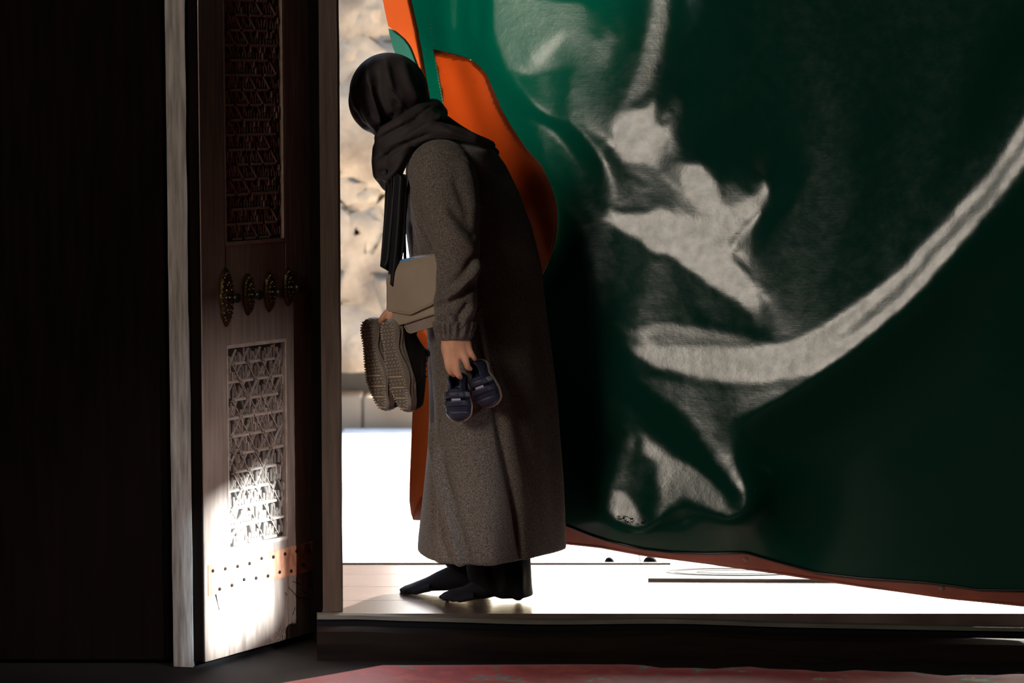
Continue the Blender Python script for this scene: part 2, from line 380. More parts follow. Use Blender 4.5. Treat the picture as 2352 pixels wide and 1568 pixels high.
# two dark domed door stops at the far edge of the threshold
for i, px in enumerate((1400, 1494)):
    r_ = (.017, .024)[i]
    rr = []; n = 20; c = W(px, 1298, 8.0)
    c.z = -.014
    for t, h in ((1, 0), (1, .005), (.96, .010), (.82, .0165), (.55, .0215), (.22, .0235), (.02, .024)):
        rr.append([(c.x+r_*t*math.cos(2*math.pi*j/n), c.y+.02+r_*t*math.sin(2*math.pi*j/n), c.z+h*(1.15+.12*i)) for j in range(n)])
    b = MB(); b.rings(rr); o = b.build('door_stop', M['rubber_black'], smooth=True)
    tag(o, ('small dark domed stop at the far floor edge, nearer the person', 'slightly larger dark domed stop at the far floor edge, nearer the mat')[i], 'door stop', 'dark domed stops at the far floor edge')

# pale thin board on the threshold floor under the curtain
xl = W(1488, 1332, 7.68).x; xr = 1.34
bd = MB(); bd.rings([[(xl, 7.685, z), (xr, 7.66, z), (xr+.03, 7.90, z), (xl+.075, 7.90, z)] for z in (.0, .009)])
o = bd.build('board', M['board']); mod(o, 'BEVEL', width=.0015, segments=2)
tag(o, 'pale thin board with an oval worn mark lying under the curtain hem', 'board')
ov = MB(); cx_, cy_ = (xl+xr)/2-.17, 7.79
for a_, b_ in ((.225, .062), (.20, .053), (.13, .03)):
    ov.tube([(cx_+a_*math.cos(t), cy_+b_*math.sin(t), .0092) for t in np.linspace(0, 2*math.pi, 49)], .0012, 5)
mk = ov.build('oval_groove', M['nosing'], parent=o)

# ------------------------------------------------------------------ carpet in the hall
cm = bpy.data.materials.new('carpet_pile'); cm.use_nodes = True; nt = cm.node_tree; bs = nt.nodes['Principled BSDF']
bs.inputs['Roughness'].default_value = .55; bs.inputs['Sheen Weight'].default_value = .15; bs.inputs['Sheen Roughness'].default_value = .35
tc = nt.nodes.new('ShaderNodeTexCoord'); vo = nt.nodes.new('ShaderNodeTexVoronoi'); vo.inputs['Scale'].default_value = 9; vo.feature = 'SMOOTH_F1'
no = nt.nodes.new('ShaderNodeTexNoise'); no.inputs['Scale'].default_value = 14; no.inputs['Detail'].default_value = 4
nt.links.new(tc.outputs['Object'], no.inputs['Vector'])
mx = nt.nodes.new('ShaderNodeMixRGB'); mx.inputs[0].default_value = .25
nt.links.new(tc.outputs['Object'], mx.inputs[1]); nt.links.new(no.outputs['Color'], mx.inputs[2]); nt.links.new(mx.outputs[0], vo.inputs['Vector'])
cr = nt.nodes.new('ShaderNodeValToRGB'); cr.color_ramp.interpolation = 'EASE'
els = [(0, (.55, .40, .25)), (.16, (.10, .18, .16)), (.28, (.40, .018, .022)), (.55, (.28, .008, .016)), (.78, (.42, .05, .03)), (1, (.35, .28, .2))]
cr.color_ramp.elements[0].position = 0; cr.color_ramp.elements[0].color = (*els[0][1], 1); cr.color_ramp.elements[1].position = 1; cr.color_ramp.elements[1].color = (*els[-1][1], 1)
for p_, c_ in els[1:-1]:
    e_ = cr.color_ramp.elements.new(p_); e_.color = (*c_, 1)
nt.links.new(vo.outputs['Distance'], cr.inputs[0]); nt.links.new(cr.outputs[0], bs.inputs['Base Color'])
cps = []
for px in range(880, 2521, 40):
    y = float(np.interp(px, [880, 1180, 1400, 1640, 1900, 2352, 2520], [1509, 1510, 1521, 1528, 1534, 1547, 1552]))
    y += 3*math.sin(px*.021)+2*math.sin(px*.05+1)
    b = (784-y)/F; tz = (CZ+.098)/(sp-b*cp); Y = min((cp+b*sp)*tz, 7.0); cps.append(((px-1176)/F*tz, Y))
n = len(cps); vv = []; ff = []; ny = 24
for i, (x, Y) in enumerate(cps):
    f = 1-i/(n-1)
    for k in range(ny+1):
        t = k/ny; y_ = Y+(3.0-Y)*t**1.6
        vv.append((x-f*1.25*min(Y-y_, 2.2)+(1-f)*.8*t, y_, -.100 + .004*mnoise.noise(Vector((x*2, y_*3, 0))) - (.006 if k == 0 or i == 0 else 0)))
for i in range(n-1):
    for k in range(ny): a = i*(ny+1)+k; ff.append((a, a+1, a+ny+2, a+ny+1))
cpt = mesh('carpet', vv, ff, cm, smooth=True); mod(cpt, 'SOLIDIFY', thickness=.01, offset=-1)
tag(cpt, 'red patterned carpet on the hall floor in front of the sill', 'carpet')

# ------------------------------------------------------------------ carved door leaf
dA = Vector((W(470, 1300, 6.98).x, 6.98, 0)); dB = Vector((W(720, 1300, 7.38).x, 7.38, 0))
dd = (dB-dA); DL = dd.length; dd.normalize(); dn = Vector((dd.y, -dd.x, 0))
def LF(px, py):
    a = (px-1176)/F; b = (784-py)/F; ray = Vector((a, cp+b*sp, -sp+b*cp))
    t = (dA-Vector((0, 0, CZ))).dot(dn)/ray.dot(dn); p = Vector((0, 0, CZ))+ray*t
    return (p-dA).dot(dd), p.z
def LP(u, z, d=0): return (u, d, z)
door = empty('door_1', (dA.x, dA.y, -.1)); door.rotation_euler = (0, 0, math.atan2(dd.y, dd.x)); struct(door)
door['label'] = 'dark carved wooden door leaf with knobs, standing open left of the doorway'
# door's own frame: x along the leaf, -y out of its carved face, z up (from -.1)
def dbox(name, u0, u1, z0, z1, d0, d1, m, parent=None, bevel=.003):
    return box(name, u0, u1, -d1, -d0, z0+.1, z1+.1, m, parent or door, bevel)
uL = LF(516, 400)[0]; uR = LF(654, 400)[0]
uL2 = LF(524, 1000)[0]; uR2 = LF(660, 1000)[0]
z_up0 = LF(585, 556)[1]; z_lo1 = LF(590, 788)[1]; z_lo0 = LF(594, 1250)[1]
TOP = 2.5; TH = .055
dbox('stile', 0, uL, -.095, TOP, -TH, 0, M['walnut'])
dbox('stile', uR, DL, -.095, TOP, -TH, 0, M['walnut'])
dbox('rail', uL, uR, z_up0, z_lo1, -TH, -.001, M['walnut']) if z_up0 < z_lo1 else dbox('rail', uL, uR, z_lo1, z_up0, -TH, -.001, M['walnut'])
dbox('rail', uL, uR, -.095, z_lo0, -TH, -.001, M['walnut'])
dbox('rail', uL, uR, 2.30, TOP, -TH, -.001, M['walnut'])
dbox('end_board', -.006, -.001, -.095, TOP, -TH-.02, -.002, M['black_wood'])
def carve(z0, z1, sx, sz, seed, dens):
    rr = random.Random(seed)
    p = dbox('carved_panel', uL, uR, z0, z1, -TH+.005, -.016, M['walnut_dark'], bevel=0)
    proto = {}
    def strip(L, wd):
        k = (round(L, 4), wd)
        if k not in proto:
            b = MB(); b.rings([[(-L/2, -wd/2, 0), (L/2, -wd/2, 0), (L/2, wd/2, 0), (-L/2, wd/2, 0)],
                               [(-L/2+.002, -wd*.3, .009), (L/2-.002, -wd*.3, .009), (L/2-.002, wd*.3, .009), (-L/2+.002, wd*.3, .009)]])
            o = b.build('carved_strip', M['carving']); proto[k] = o.data; bpy.data.objects.remove(o)
        return proto[k]
    cnt = 0; fine = MB()
    def put(u, z, ang, L, wd):
        nonlocal cnt
        if u-abs(math.cos(ang))*L/2 < uL+.003 or u+abs(math.cos(ang))*L/2 > uR-.003: return
        if z-abs(math.sin(ang))*L/2 < z0+.004 or z+abs(math.sin(ang))*L/2 > min(z1, 1.78)-.004: return
        if cnt >= 280: return
        o = link('carved_strip', strip(L, wd), None, p); cnt += 1
        # strip lies in the x-z plane of the door, rising towards -y
        R = Matrix(((math.cos(ang), -math.sin(ang), 0), (0, 0, -1), (math.sin(ang), math.cos(ang), 0))).to_4x4()
        o.matrix_local = Matrix.Translation((u, .016, z+.1)) @ R
    def thin(u0, za, u1, zb, w_=.0028):
        if min(u0, u1) < uL+.003 or max(u0, u1) > uR-.003 or min(za, zb) < z0+.004 or max(za, zb) > min(z1, 1.8)-.004: return
        d = Vector((u1-u0, 0, zb-za)); L = d.length
        if L < .004: return
        t = d/L; s = Vector((-t.z, 0, t.x))*w_/2; c0 = Vector((u0, .016, za+.1)); c1 = Vector((u1, .016, zb+.1)); h = Vector((0, -.006, 0))
        fine.rings([[c0-s, c0+s, c0+s*.4+h, c0-s*.4+h], [c1-s, c1+s, c1+s*.4+h, c1-s*.4+h]])
    nu = int(round((uR-uL)/sx)); nzr = int((min(z1, 1.8)-z0)/sz)
    for i in range(nzr+1):
        z = z0+.012+i*sz
        for j in range(nu+1):
            u = uL+(j+.5*(i % 2))*sx
            k = (i*7+j*3) % 5
            put(u, z, 0, sx*(.80 if k else 1.15), .0105)               # the bright level bars
            if k in (0, 2): put(u-sx*.36, z-sz*.28, math.pi/2, sz*.5, .006); put(u+sx*.36, z-sz*.28, math.pi/2, sz*.5, .006)
            if k == 3: put(u, z+sz*.32, math.pi/2, sz*.55, .006)
            if (dens > .5 and k != 2) or k in (1, 4):
                put(u+sx*.25, z+sz*.5, math.atan2(-sz*.9, sx*.5), math.hypot(sz*.9, sx*.5), .004)
            for q in range(5):
                uu = u+(q-2)*sx*.19; thin(uu, z+sz*.12, uu+rr.uniform(-.002, .002), z+sz*rr.uniform(.4, .88))
            thin(u+sx*.1, z+sz*.1, u+sx*.4, z-sz*.8); thin(u-sx*.1, z+sz*.1, u-sx*.4, z-sz*.8)
    if dens > .5:                                                       # long slanting lines across the lower panel
        for q in range(-8, 9):
            for sg_ in (-1, 1):
                if sg_ > 0 and q % 2: continue
                u0_, zt = uL+.004, z1-.01-q*.072; u1_, zb = uR-.004, None
                sl = -1.35*sg_; zb = zt+sl*(u1_-u0_)
                lo, hi = z0+.006, z1-.006
                ts = [0.0, 1.0]
                for lim in (lo, hi):
                    if (zt-lim)*(zb-lim) < 0: ts.append((lim-zt)/(zb-zt))
                ts = sorted(t for t in ts if lo-1e-4 <= zt+(zb-zt)*t <= hi+1e-4)
                if len(ts) >= 2:
                    ta, tb_ = ts[0]+.02, ts[-1]-.02
                    if tb_-ta > .1: thin(u0_+(u1_-u0_)*ta, zt+(zb-zt)*ta, u0_+(u1_-u0_)*tb_, zt+(zb-zt)*tb_, .0042)
    if fine.v:
        fo = fine.build('fine_carving', M['carving'], parent=p); fo['kind'] = 'stuff'
    # moulded edge around the sunk panel
    for (a, b, c_, d_) in ((uL, uR, z0-.004, z0+.006), (uL, uL+.006, z0, z1), (uR-.006, uR, z0, z1), (uL, uR, z1-.006, z1+.004)):
        o = box('panel_moulding', a, b, .0, .016, c_+.1, d_+.1, M['carving'], p)
    return p
zu, zl = max(z_up0, z_lo1), min(z_up0, z_lo1)
carve(zu, 2.30, .060, .042, 3, .3)
carve(z_lo0, zl, .066, .052, 5, .9)
# brass escutcheons with knobs
for i, (px, py, hh, hw) in enumerate(((518, 683, .083, .027), (569, 676, .060, .022), (617, 670, .058, .022), (660, 659, .056, .021))):
    u, z = LF(px, py)
    b = MB(); n = 32; rr = []
    for t, h in ((1, 0), (1, .004), (.9, .008), (.7, .011), (.45, .014), (.1, .015)):
        ring = []
        for j in range(n):
            a = 2*math.pi*j/n; lob = 1+.05*math.cos(8*a); pinch = abs(math.sin(a))**.35 if True else 1
            x_ = hw*math.cos(a)*t*lob*(.75+.25*abs(math.cos(a))); y_ = hh*math.sin(a)*t*(.9+.1*abs(math.sin(a)))
            ring.append((x_, -h, y_))
        rr.append(ring)
    b.rings(rr)
    for j in range(26):   # cast beading
        a = 2*math.pi*j/26; b.sphere((hw*.82*math.cos(a), -.009, hh*.82*math.sin(a)), .0035, 6, 4)
    for j in range(12):
        a = 2*math.pi*j/12; b.sphere((hw*.45*math.cos(a), -.014, hh*.5*math.sin(a)), .004, 6, 4)
    e = b.build('escutcheon', M['brass'], parent=door); e.location = (u, -.0005, z+.1)
    k = MB(); n = 18; rr = []
    for r_, h in ((.004, .010), (.010, .016), (.006, .020), (.0055, .030), (.011, .034), (.0145, .040), (.0135, .047), (.007, .052), (.001, .053)):
        rr.append([(r_*math.cos(2*math.pi*j/n), -h, r_*math.sin(2*math.pi*j/n)) for j in range(n)])
    k.rings(rr); kn = k.build('knob', M['iron'], parent=e, smooth=True)
# copper band with nails across the foot of the leaf
zc1 = LF(718, 1243)[1]; zc0 = LF(718, 1309)[1]
cb = MB(); nn = 24
for s_, h in ((0, .0),):
    rowsA = []
    for k in range(nn+1):
        u = .012+(DL-.014)*k/nn; w1 = .0025*mnoise.noise(Vector((u*30, 0, 0))); w0 = .003*mnoise.noise(Vector((u*26, 3, 0)))
        rowsA.append([(u, -.0005, zc0+.1+w0), (u, -.003-.0012*abs(mnoise.noise(Vector((u*40, 1, 1)))), zc0+.1+w0), (u, -.003-.0015*abs(mnoise.noise(Vector((u*50, 1, 3)))), zc1+.1+w1), (u, -.0005, zc1+.1+w1)])
    cb.rings(rowsA)
cband = cb.build('copper_band', M['copper'], parent=door)
nm = MB(); nm.sphere((0, 0, 0), (.0055, .004, .0055), 8, 5); no_ = nm.build('nail', M['iron']); nme = no_.data; bpy.data.objects.remove(no_)
for k in range(9):
    u = .03+k*(DL-.06)/8
    for f in (.80, .22):
        o = link('nail', nme, None, cband); o.location = (u+(.028 if f < .5 else 0), -.004, zc0+.1+(zc1-zc0)*f + .004*rng.normal())
        if o.location.x > DL-.01: bpy.data.objects.remove(o)
# scratches in the foot board: shallow grooves
sg = MB()
for (x0, y0_, x1, y1_) in ((662, 1348, 684, 1372), (684, 1372, 706, 1374), (655, 1360, 659, 1366), (678, 1394, 672, 1412), (672, 1335, 696, 1345), (708, 1338, 716, 1352), (690, 1352, 700, 1362)):
    u0, za = LF(x0, y0_); u1, zb = LF(x1, y1_); sg.tube([(u0, -.0006, za+.1), ((u0+u1)/2, -.0006, (za+zb)/2+.101), (u1, -.0006, zb+.1)], .0011, 5)
u0, za = LF(503, 1323); u1, zb = LF(494, 1362); u2, zc_ = LF(503, 1400)
sg.tube([(u0, -.0006, za+.1), (u1, -.0008, zb+.1), (u2, -.0006, zc_+.1)], [.0012, .003, .0012], 6)
sg.build('scratch', M['iron'], parent=door)

# post between door leaf and doorway
xa, xb = W(738, 900, 7.22).x, W(784, 900, 7.22).x
b = MB(); rows = []
for k in range(61):
    z = .001+2.62*k/60; j = .0022*mnoise.noise(Vector((z*6, 3, 0)))*(1 if z < 1.9 else .3)
    rows.append([(xa, 7.222, z), (xb-.006+j, 7.222, z), (xb+j, 7.228, z), (xb-.012+j, 7.30, z), (xa, 7.30, z)])
b.rings(rows); struct(b.build('trim_9', M['post_wood']))
struct(box('trim_10', dB.x+.004, xa, 7.30, 7.45, -.1, 2.62, M['black_wood']))

# ------------------------------------------------------------------ the green vinyl door curtain
def ybase(px):
    X=(np.asarray(px,float)-1176)/F*7.55
    return np.where(X<0,7.75-0.08*X,7.75-0.36*X)
# ---- highlight shapes -------------------------------------------------
def A(l): return [(1150+x*.4464,y*.4464) for x,y in l]
def B(l): return [(1250+x*.4783,600+y*.4783) for x,y in l]
ZONES=[
 (.6,[(1034,-140),(1054,-140),(1051,60),(1042,118),(1034,60)]),(.5,[(1080,-140),(1096,-140),(1092,80),(1086,104)]),
 (.60,A([(250,0),(430,0),(470,60),(470,180),(520,230),(540,130),(550,110),(590,200),(560,330),(530,390),(560,470),(600,540),(625,570),(580,640),(560,700),(500,720),(440,660),(400,590),(390,540),(350,490),(350,340),(250,370),(110,400),(30,340),(0,280),(-60,120),(-60,-160),(200,-160)])),
 (1.0,A([(150,310),(310,160),(325,190),(280,240),(200,320)])),
 (.70,A([(770,-160),(890,-160),(890,0),(870,150),(830,340),(770,450),(690,530),(630,565),(640,490),(700,380),(740,200),(780,0)])),
 (1.0,A([(620,570),(700,560),(760,560),(775,490),(805,540),(800,600),(820,660),(900,600),(915,490),(930,520),(920,600),(880,680),(830,770),(850,830),(1050,850),(1110,930),(1110,990),(1150,1050),(1010,1090),(980,1020),(930,920),(850,860),(770,850),(620,850),(590,760),(570,690),(590,620)])),
 (.45,A([(600,860),(780,850),(930,920),(980,1020),(1000,1080),(900,1090),(760,1010),(760,950),(650,900)])),
 (.95,A([(530,1060),(600,1090),(750,1090),(830,1060),(900,1090),(1010,1090),(1150,1050),(1230,1050),(1290,1010),(1340,990),(1350,900),(1400,990),(1350,1060),(1240,1160),(1180,1240),(1200,1330),(1280,1420),(1310,1500),(1350,1568),(1250,1600),(1200,1520),(1100,1480),(950,1380),(880,1320),(780,1300),(700,1230),(600,1190)])),
 (.5,A([(1110,930),(1200,930),(1290,1000),(1230,1050),(1150,1050),(1110,990)])),
 (.95,B([(640,0),(920,0),(980,60),(1020,130),(1030,260),(1050,370),(1000,280),(950,200),(900,180),(800,120),(700,40)])),
 (.35,B([(700,110),(800,130),(900,190),(950,205),(1000,285),(1045,370),(950,335),(800,300),(740,240)])),
 (.75,B([(320,280),(420,320),(540,280),(700,300),(850,330),(1040,370),(1060,385),(900,385),(700,360),(560,350),(480,390),(390,360)])),
 (.55,B([(480,385),(560,350),(700,360),(900,385),(1060,388),(1180,380),(1040,410),(850,425),(640,420),(500,400)])),
 (1.0,B([(390,400),(500,400),(640,420),(850,425),(1040,410),(1180,385),(1330,310),(1500,200),(1650,90),(1760,0)])+[(2091,589),(2180,499),(2279,392),(2352,276),(2440,130),(2600,60),(2600,180),(2440,250),(2352,379),(2283,468),(2180,589)]+B([(1800,140),(1650,280),(1480,420),(1310,540),(1150,570),(1000,590),(850,580),(720,560),(620,530),(520,510),(430,450)])),
 (.3,[(1900,790),(1980,722),(2069,648),(2180,522),(2270,428),(2352,310),(2440,190),(2440,215),(2352,348),(2270,466),(2180,556),(2069,684),(1980,755),(1920,795)]),
 (.5,B([(600,560),(850,600),(1000,610),(1200,580),(1310,545),(1200,620),(1050,700),(900,760),(840,800),(820,850),(770,830),(700,760),(600,690),(520,620),(440,560)])),
 (.95,B([(835,770),(850,790),(828,840),(848,885),(893,955),(952,1055),(975,1130),(960,1190),(912,1235),(905,1225),(940,1190),(955,1130),(930,1065),(868,965),(815,880),(805,830)])),
 (.42,B([(680,760),(805,840),(868,965),(930,1075),(955,1130),(900,1080),(800,960),(740,850)])),
 (.85,B([(450,800),(520,850),(620,930),(700,970),(800,1040),(860,1110),(900,1180),(910,1225),(850,1215),(760,1180),(690,1145),(640,1140),(590,1170),(550,1220),(520,1260),(490,1275),(530,1200),(545,1130),(530,1050),(530,960),(460,930)])),
 (1.0,B([(330,1090),(350,1110),(400,1110),(440,1170),(480,1230),(490,1275),(400,1265),(330,1240),(295,1200),(300,1140)])),
]
def inside(poly,x,y):
    r=np.zeros(x.shape,bool); n=len(poly)
    for i in range(n):
        x0,y0=poly[i]; x1,y1=poly[(i+1)%n]
        c=((y0>y)!=(y1>y))
        if y0!=y1: r^= c&(x<(x1-x0)*(y-y0)/(y1-y0)+x0)
    return r
DW0,DW,KS,DM,MIXP=.05,.12,.02,.19,1
def relief(step=8,outer=6,inner=250,verbose=False):
    xs=np.arange(930,2620,step,dtype=float); ys=np.arange(-140,1420,step,dtype=float)
    PX,PY=np.meshgrid(xs,ys)
    lev=np.zeros(PX.shape)
    for l,p in ZONES: lev=np.where(inside(p,PX,PY),l,lev)
    k=np.array([.25,.5,.25])
    for _ in range(1):
        e=np.pad(lev,1,mode='edge'); lev=(k[0]*e[:-2]+k[1]*e[1:-1]+k[2]*e[2:])
        lev=(k[0]*lev[:,:-2]+k[1]*lev[:,1:-1]+k[2]*lev[:,2:])
    h0=ybase(PX); X,Z=Wn(PX,PY,h0)
    P3=np.stack([X,h0,Z],-1); tc=np.array([0,0,CZ])-P3; tl=LIGHT-P3
    tc/=np.linalg.norm(tc,axis=-1,keepdims=True); tl/=np.linalg.norm(tl,axis=-1,keepdims=True)
    H=tc+tl; Ph=H[...,0]/-H[...,1]; Qh=H[...,2]/-H[...,1]
    dX=(X[:,1:]-X[:,:-1]); dZ=(Z[:-1]-Z[1:])
    Pc=.5*(Ph[:,1:]+Ph[:,:-1]); 
    # depth change at fixed pixel also moves X,Z; small, ignored
    delta=np.interp(lev,[0,.25,.4,.5,.75,1],[.26,.125,.10,.086,.05,0.])
    def D(h):
        p=(h[:,1:]-h[:,:-1])/dX; q=(h[:-1]-h[1:])/dZ
        return p,q
    def DT(p,q):
        r=np.zeros(PX.shape); a=p/dX; r[:,1:]+=a; r[:,:-1]-=a
        b=q/dZ; r[:-1]+=b; r[1:]-=b; return r
    def cc(p,q):  # to common cell-vertex grid by averaging
        pp=np.empty(PX.shape); pp[:,1:-1]=.5*(p[:,1:]+p[:,:-1]); pp[:,0]=p[:,0]; pp[:,-1]=p[:,-1]
        qq=np.empty(PX.shape); qq[1:-1]=.5*(q[1:]+q[:-1]); qq[0]=q[0]; qq[-1]=q[-1]
        return pp,qq
    h=h0.copy()
    hl=lev>.2
    # initial: up-facing in highlights, down-facing outside
    P=np.where(hl,Ph,Ph*MIXP+(1-MIXP)*-.40); Q=Qh-delta
    for it in range(outer):
        w=np.where(hl,1.0+3*(lev>.6),DW0 if it==0 else DW)
        wp=.5*(w[:,1:]+w[:,:-1]); wq=.5*(w[1:]+w[:-1])
        Tp=.5*(P[:,1:]+P[:,:-1]); Tq=.5*(Q[1:]+Q[:-1])
        hemr=(PX>1950)&(PY>1050); eps=np.where(hemr,.03,.02); ha=np.where(hemr,7.22,h0)
        def lap(a):
            r=np.zeros_like(a)
            r[1:-1,1:-1]=a[:-2,1:-1]+a[2:,1:-1]+a[1:-1,:-2]+a[1:-1,2:]-4*a[1:-1,1:-1]; return r
        def lapT(a):
            a=a.copy(); a[0]=a[-1]=0; a[:,0]=a[:,-1]=0
            r=-4*a; r[:-1]+=a[1:]; r[1:]+=a[:-1]; r[:,:-1]+=a[:,1:]; r[:,1:]+=a[:,:-1]; return r
        ks=KS/ (0.0105**2)
        def op(a):
            p,q=D(a); return DT(wp*p,wq*q)+eps*a+ks*lapT(lap(a))
        b=DT(wp*Tp,wq*Tq)+eps*ha
        x=h.copy(); r=b-op(x); d=r.copy(); rs=(r*r).sum()
        for _ in range(inner):
            Ad=op(d); al=rs/(d*Ad).sum(); x+=al*d; r-=al*Ad; rn=(r*r).sum()
            d=r+rn/rs*d; rs=rn
        h=x
        p,q=cc(*D(h)); ep,eq=p-Ph,q-Qh; e=np.hypot(ep,eq)+1e-6
        # new targets: keep what is already right, push the rest
        tgt=np.where(hl,delta,np.maximum(e,DM))
        bad=(~hl)&(e<DM); de=np.where(bad,-np.sqrt(np.maximum(DM**2-np.minimum(np.abs(ep),DM)**2,0.0)),eq); ep2=np.where(hl,ep/e*tgt,ep); P=Ph+ep2; Q=Qh+np.where(hl,eq/e*tgt,de)
        core=lev>.85
        P=np.where(core,Ph,P); Q=np.where(core,Qh,Q)
        if verbose: print(it,'hl err',np.abs(e-delta)[hl].mean(),'dark bad',(e[~hl]<.12).mean(), h.min(),h.max())
    return xs,ys,h,lev,e
RX, RY, RH, RL, RE = relief(outer=14, inner=200)
_gx, _gy = np.meshgrid(RX, RY)
_a = np.clip((1012-_gx)/66, 0, 1.3); _b = np.clip((_gy-700)/170, 0, 1); _b = _b*_b*(3-2*_b)
RH = RH - .25*_a**1.6*_b                                # the loose corner curls in behind the person
def YS(px, py):
    fx = np.clip((np.asarray(px, float)-RX[0])/(RX[1]-RX[0]), 0, len(RX)-1.001); fy = np.clip((np.asarray(py, float)-RY[0])/(RY[1]-RY[0]), 0, len(RY)-1.001)
    i = fx.astype(int); j = fy.astype(int); a = fx-i; b = fy-j
    return (1-b)*((1-a)*RH[j, i]+a*RH[j, i+1]) + b*((1-a)*RH[j+1, i]+a*RH[j+1, i+1])
EDGE = [(-400, 916), (0, 938), (66, 953), (150, 968), (218, 973), (300, 970), (600, 960), (650, 985), (755, 992), (1000, 990), (1150, 988), (1200, 985), (1400, 985)]
HEM = [(930, 1190), (1000, 1192), (1302, 1208), (1354, 1229), (1400, 1244), (1479, 1262), (1540, 1269), (1618, 1272), (1713, 1270), (1778, 1289), (1877, 1316), (1977, 1328), (2126, 1338), (2176, 1344), (2251, 1355), (2352, 1356), (2620, 1362)]
HEM2 = [(930, 1200), (1000, 1204), (1303, 1250), (1379, 1258), (1479, 1276), (1628, 1295), (1778, 1316), (1927, 1340), (1987, 1349), (2076, 1361), (2176, 1375), (2276, 1385), (2352, 1393), (2620, 1402)]
ex = lambda y: float(np.interp(y, [e[0] for e in EDGE], [e[1] for e in EDGE]))
hy = lambda x: float(np.interp(x, [e[0] for e in HEM], [e[1] for e in HEM]))
hy2 = lambda x: float(np.interp(x, [e[0] for e in HEM2], [e[1] for e in HEM2]))

vm = bpy.data.materials.new('green_vinyl'); vm.use_nodes = True; nt = vm.node_tree; bs = nt.nodes['Principled BSDF']; out = nt.nodes['Material Output']
bs.inputs['Base Color'].default_value = (.0016, .030, .020, 1); bs.inputs['Roughness'].default_value = .14; bs.inputs['IOR'].default_value = 1.5; bs.inputs['Specular IOR Level'].default_value = .21
tc = nt.nodes.new('ShaderNodeTexCoord')
n1 = nt.nodes.new('ShaderNodeTexNoise'); n1.inputs['Scale'].default_value = 26; n1.inputs['Detail'].default_value = 7; n1.inputs['Roughness'].default_value = .6
n2 = nt.nodes.new('ShaderNodeTexNoise'); n2.inputs['Scale'].default_value = 5; n2.inputs['Detail'].default_value = 3
ma = nt.nodes.new('ShaderNodeMath'); ma.operation = 'MULTIPLY_ADD'; ma.inputs[1].default_value = .5
mps = nt.nodes.new('ShaderNodeMapping'); mps.inputs['Scale'].default_value = (1.5, 1, 60); mps.inputs['Rotation'].default_value = (0, math.radians(28), 0)
n3 = nt.nodes.new('ShaderNodeTexNoise'); n3.inputs['Scale'].default_value = 6; n3.inputs['Detail'].default_value = 2
nt.links.new(tc.outputs['Object'], mps.inputs[0]); nt.links.new(mps.outputs[0], n3.inputs['Vector'])
nt.links.new(tc.outputs['Object'], n1.inputs['Vector']); nt.links.new(tc.outputs['Object'], n2.inputs['Vector'])
nt.links.new(n2.outputs['Fac'], ma.inputs[0]); nt.links.new(n1.outputs['Fac'], ma.inputs[2])
mb_ = nt.nodes.new('ShaderNodeMath'); mb_.operation = 'MULTIPLY_ADD'; mb_.inputs[1].default_value = .10
nt.links.new(n3.outputs['Fac'], mb_.inputs[0]); nt.links.new(ma.outputs[0], mb_.inputs[2])
bp = nt.nodes.new('ShaderNodeBump'); bp.inputs['Strength'].default_value = .11; bp.inputs['Distance'].default_value = .004
nt.links.new(mb_.outputs[0], bp.inputs['Height']); nt.links.new(bp.outputs[0], bs.inputs['Normal'])
rr_ = nt.nodes.new('ShaderNodeMapRange'); rr_.inputs['From Min'].default_value = .3; rr_.inputs['From Max'].default_value = .7; rr_.inputs['To Min'].default_value = .13; rr_.inputs['To Max'].default_value = .21
nt.links.new(n1.outputs['Fac'], rr_.inputs['Value']); nt.links.new(rr_.outputs[0], bs.inputs['Roughness'])
let_through(vm, (.0, .30, .17), -1.04, -.36, .021)  # translucency painted stronger at upper left, to place the green glow there
M['vinyl'] = vm

cur = empty('door_curtain', (.8, 7.5, 2.6)); tag(cur, 'heavy glossy dark green vinyl door curtain with orange leather edging, behind the person', 'curtain')
NS, NT = 300, 330; vv = []; ff = []
PXs = np.empty((NT+1, NS+1)); PYs = np.empty((NT+1, NS+1))
for i in range(NT+1):
    t = i/NT
    for j in range(NS+1):
        s = j/NS; pm = 940+(2620-940)*s
        y = -400+(hy(pm)+400)*t; x = ex(y)+(2620-ex(y))*s
        PXs[i, j] = x; PYs[i, j] = -400+(hy(x)+400)*t
def up_blend(px, py):
    """above the frame the cloth hangs straight from its rail"""
    return np.clip((-py-60)/300, 0, 1)
YY = YS(PXs, PYs); bl = up_blend(PXs, PYs)
XX, ZZ = Wn(PXs, PYs, YY)
vv = np.stack([XX, YY, ZZ], -1).reshape(-1, 3)
for i in range(NT):
    for j in range(NS): a = i*(NS+1)+j; ff.append((a, a+1, a+NS+2, a+NS+1))
PATCH = [(113, 995, 996), (119, 996, 1018), (126, 998, 1050), (136, 1000, 1081), (152, 1004, 1101), (170, 1008, 1117), (206, 1014, 1133), (253, 1021, 1153), (293, 1027, 1176), (340, 1036, 1208), (380, 1045, 1244), (419, 1056, 1263), (459, 1070, 1277), (494, 1085, 1281), (530, 1100, 1280), (573, 1120, 1271), (613, 1140, 1255), (650, 1160, 1236), (680, 1180, 1215)]
def in_patch(px, py): # the vinyl is cut away behind the leather patch
    if not 122 < py < 560: return False
    a = np.interp(py, [r[0] for r in PATCH], [r[1] for r in PATCH]); b = np.interp(py, [r[0] for r in PATCH], [r[2] for r in PATCH])
    return a+3 < px < b-6
ff = [q for q in ff if not in_patch(PXs.flat[q[0]], PYs.flat[q[0]])]
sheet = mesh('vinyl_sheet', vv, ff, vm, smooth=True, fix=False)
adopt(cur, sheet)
def on(px, py, off=.004): return W(px, py, float(YS(px, py))-off)
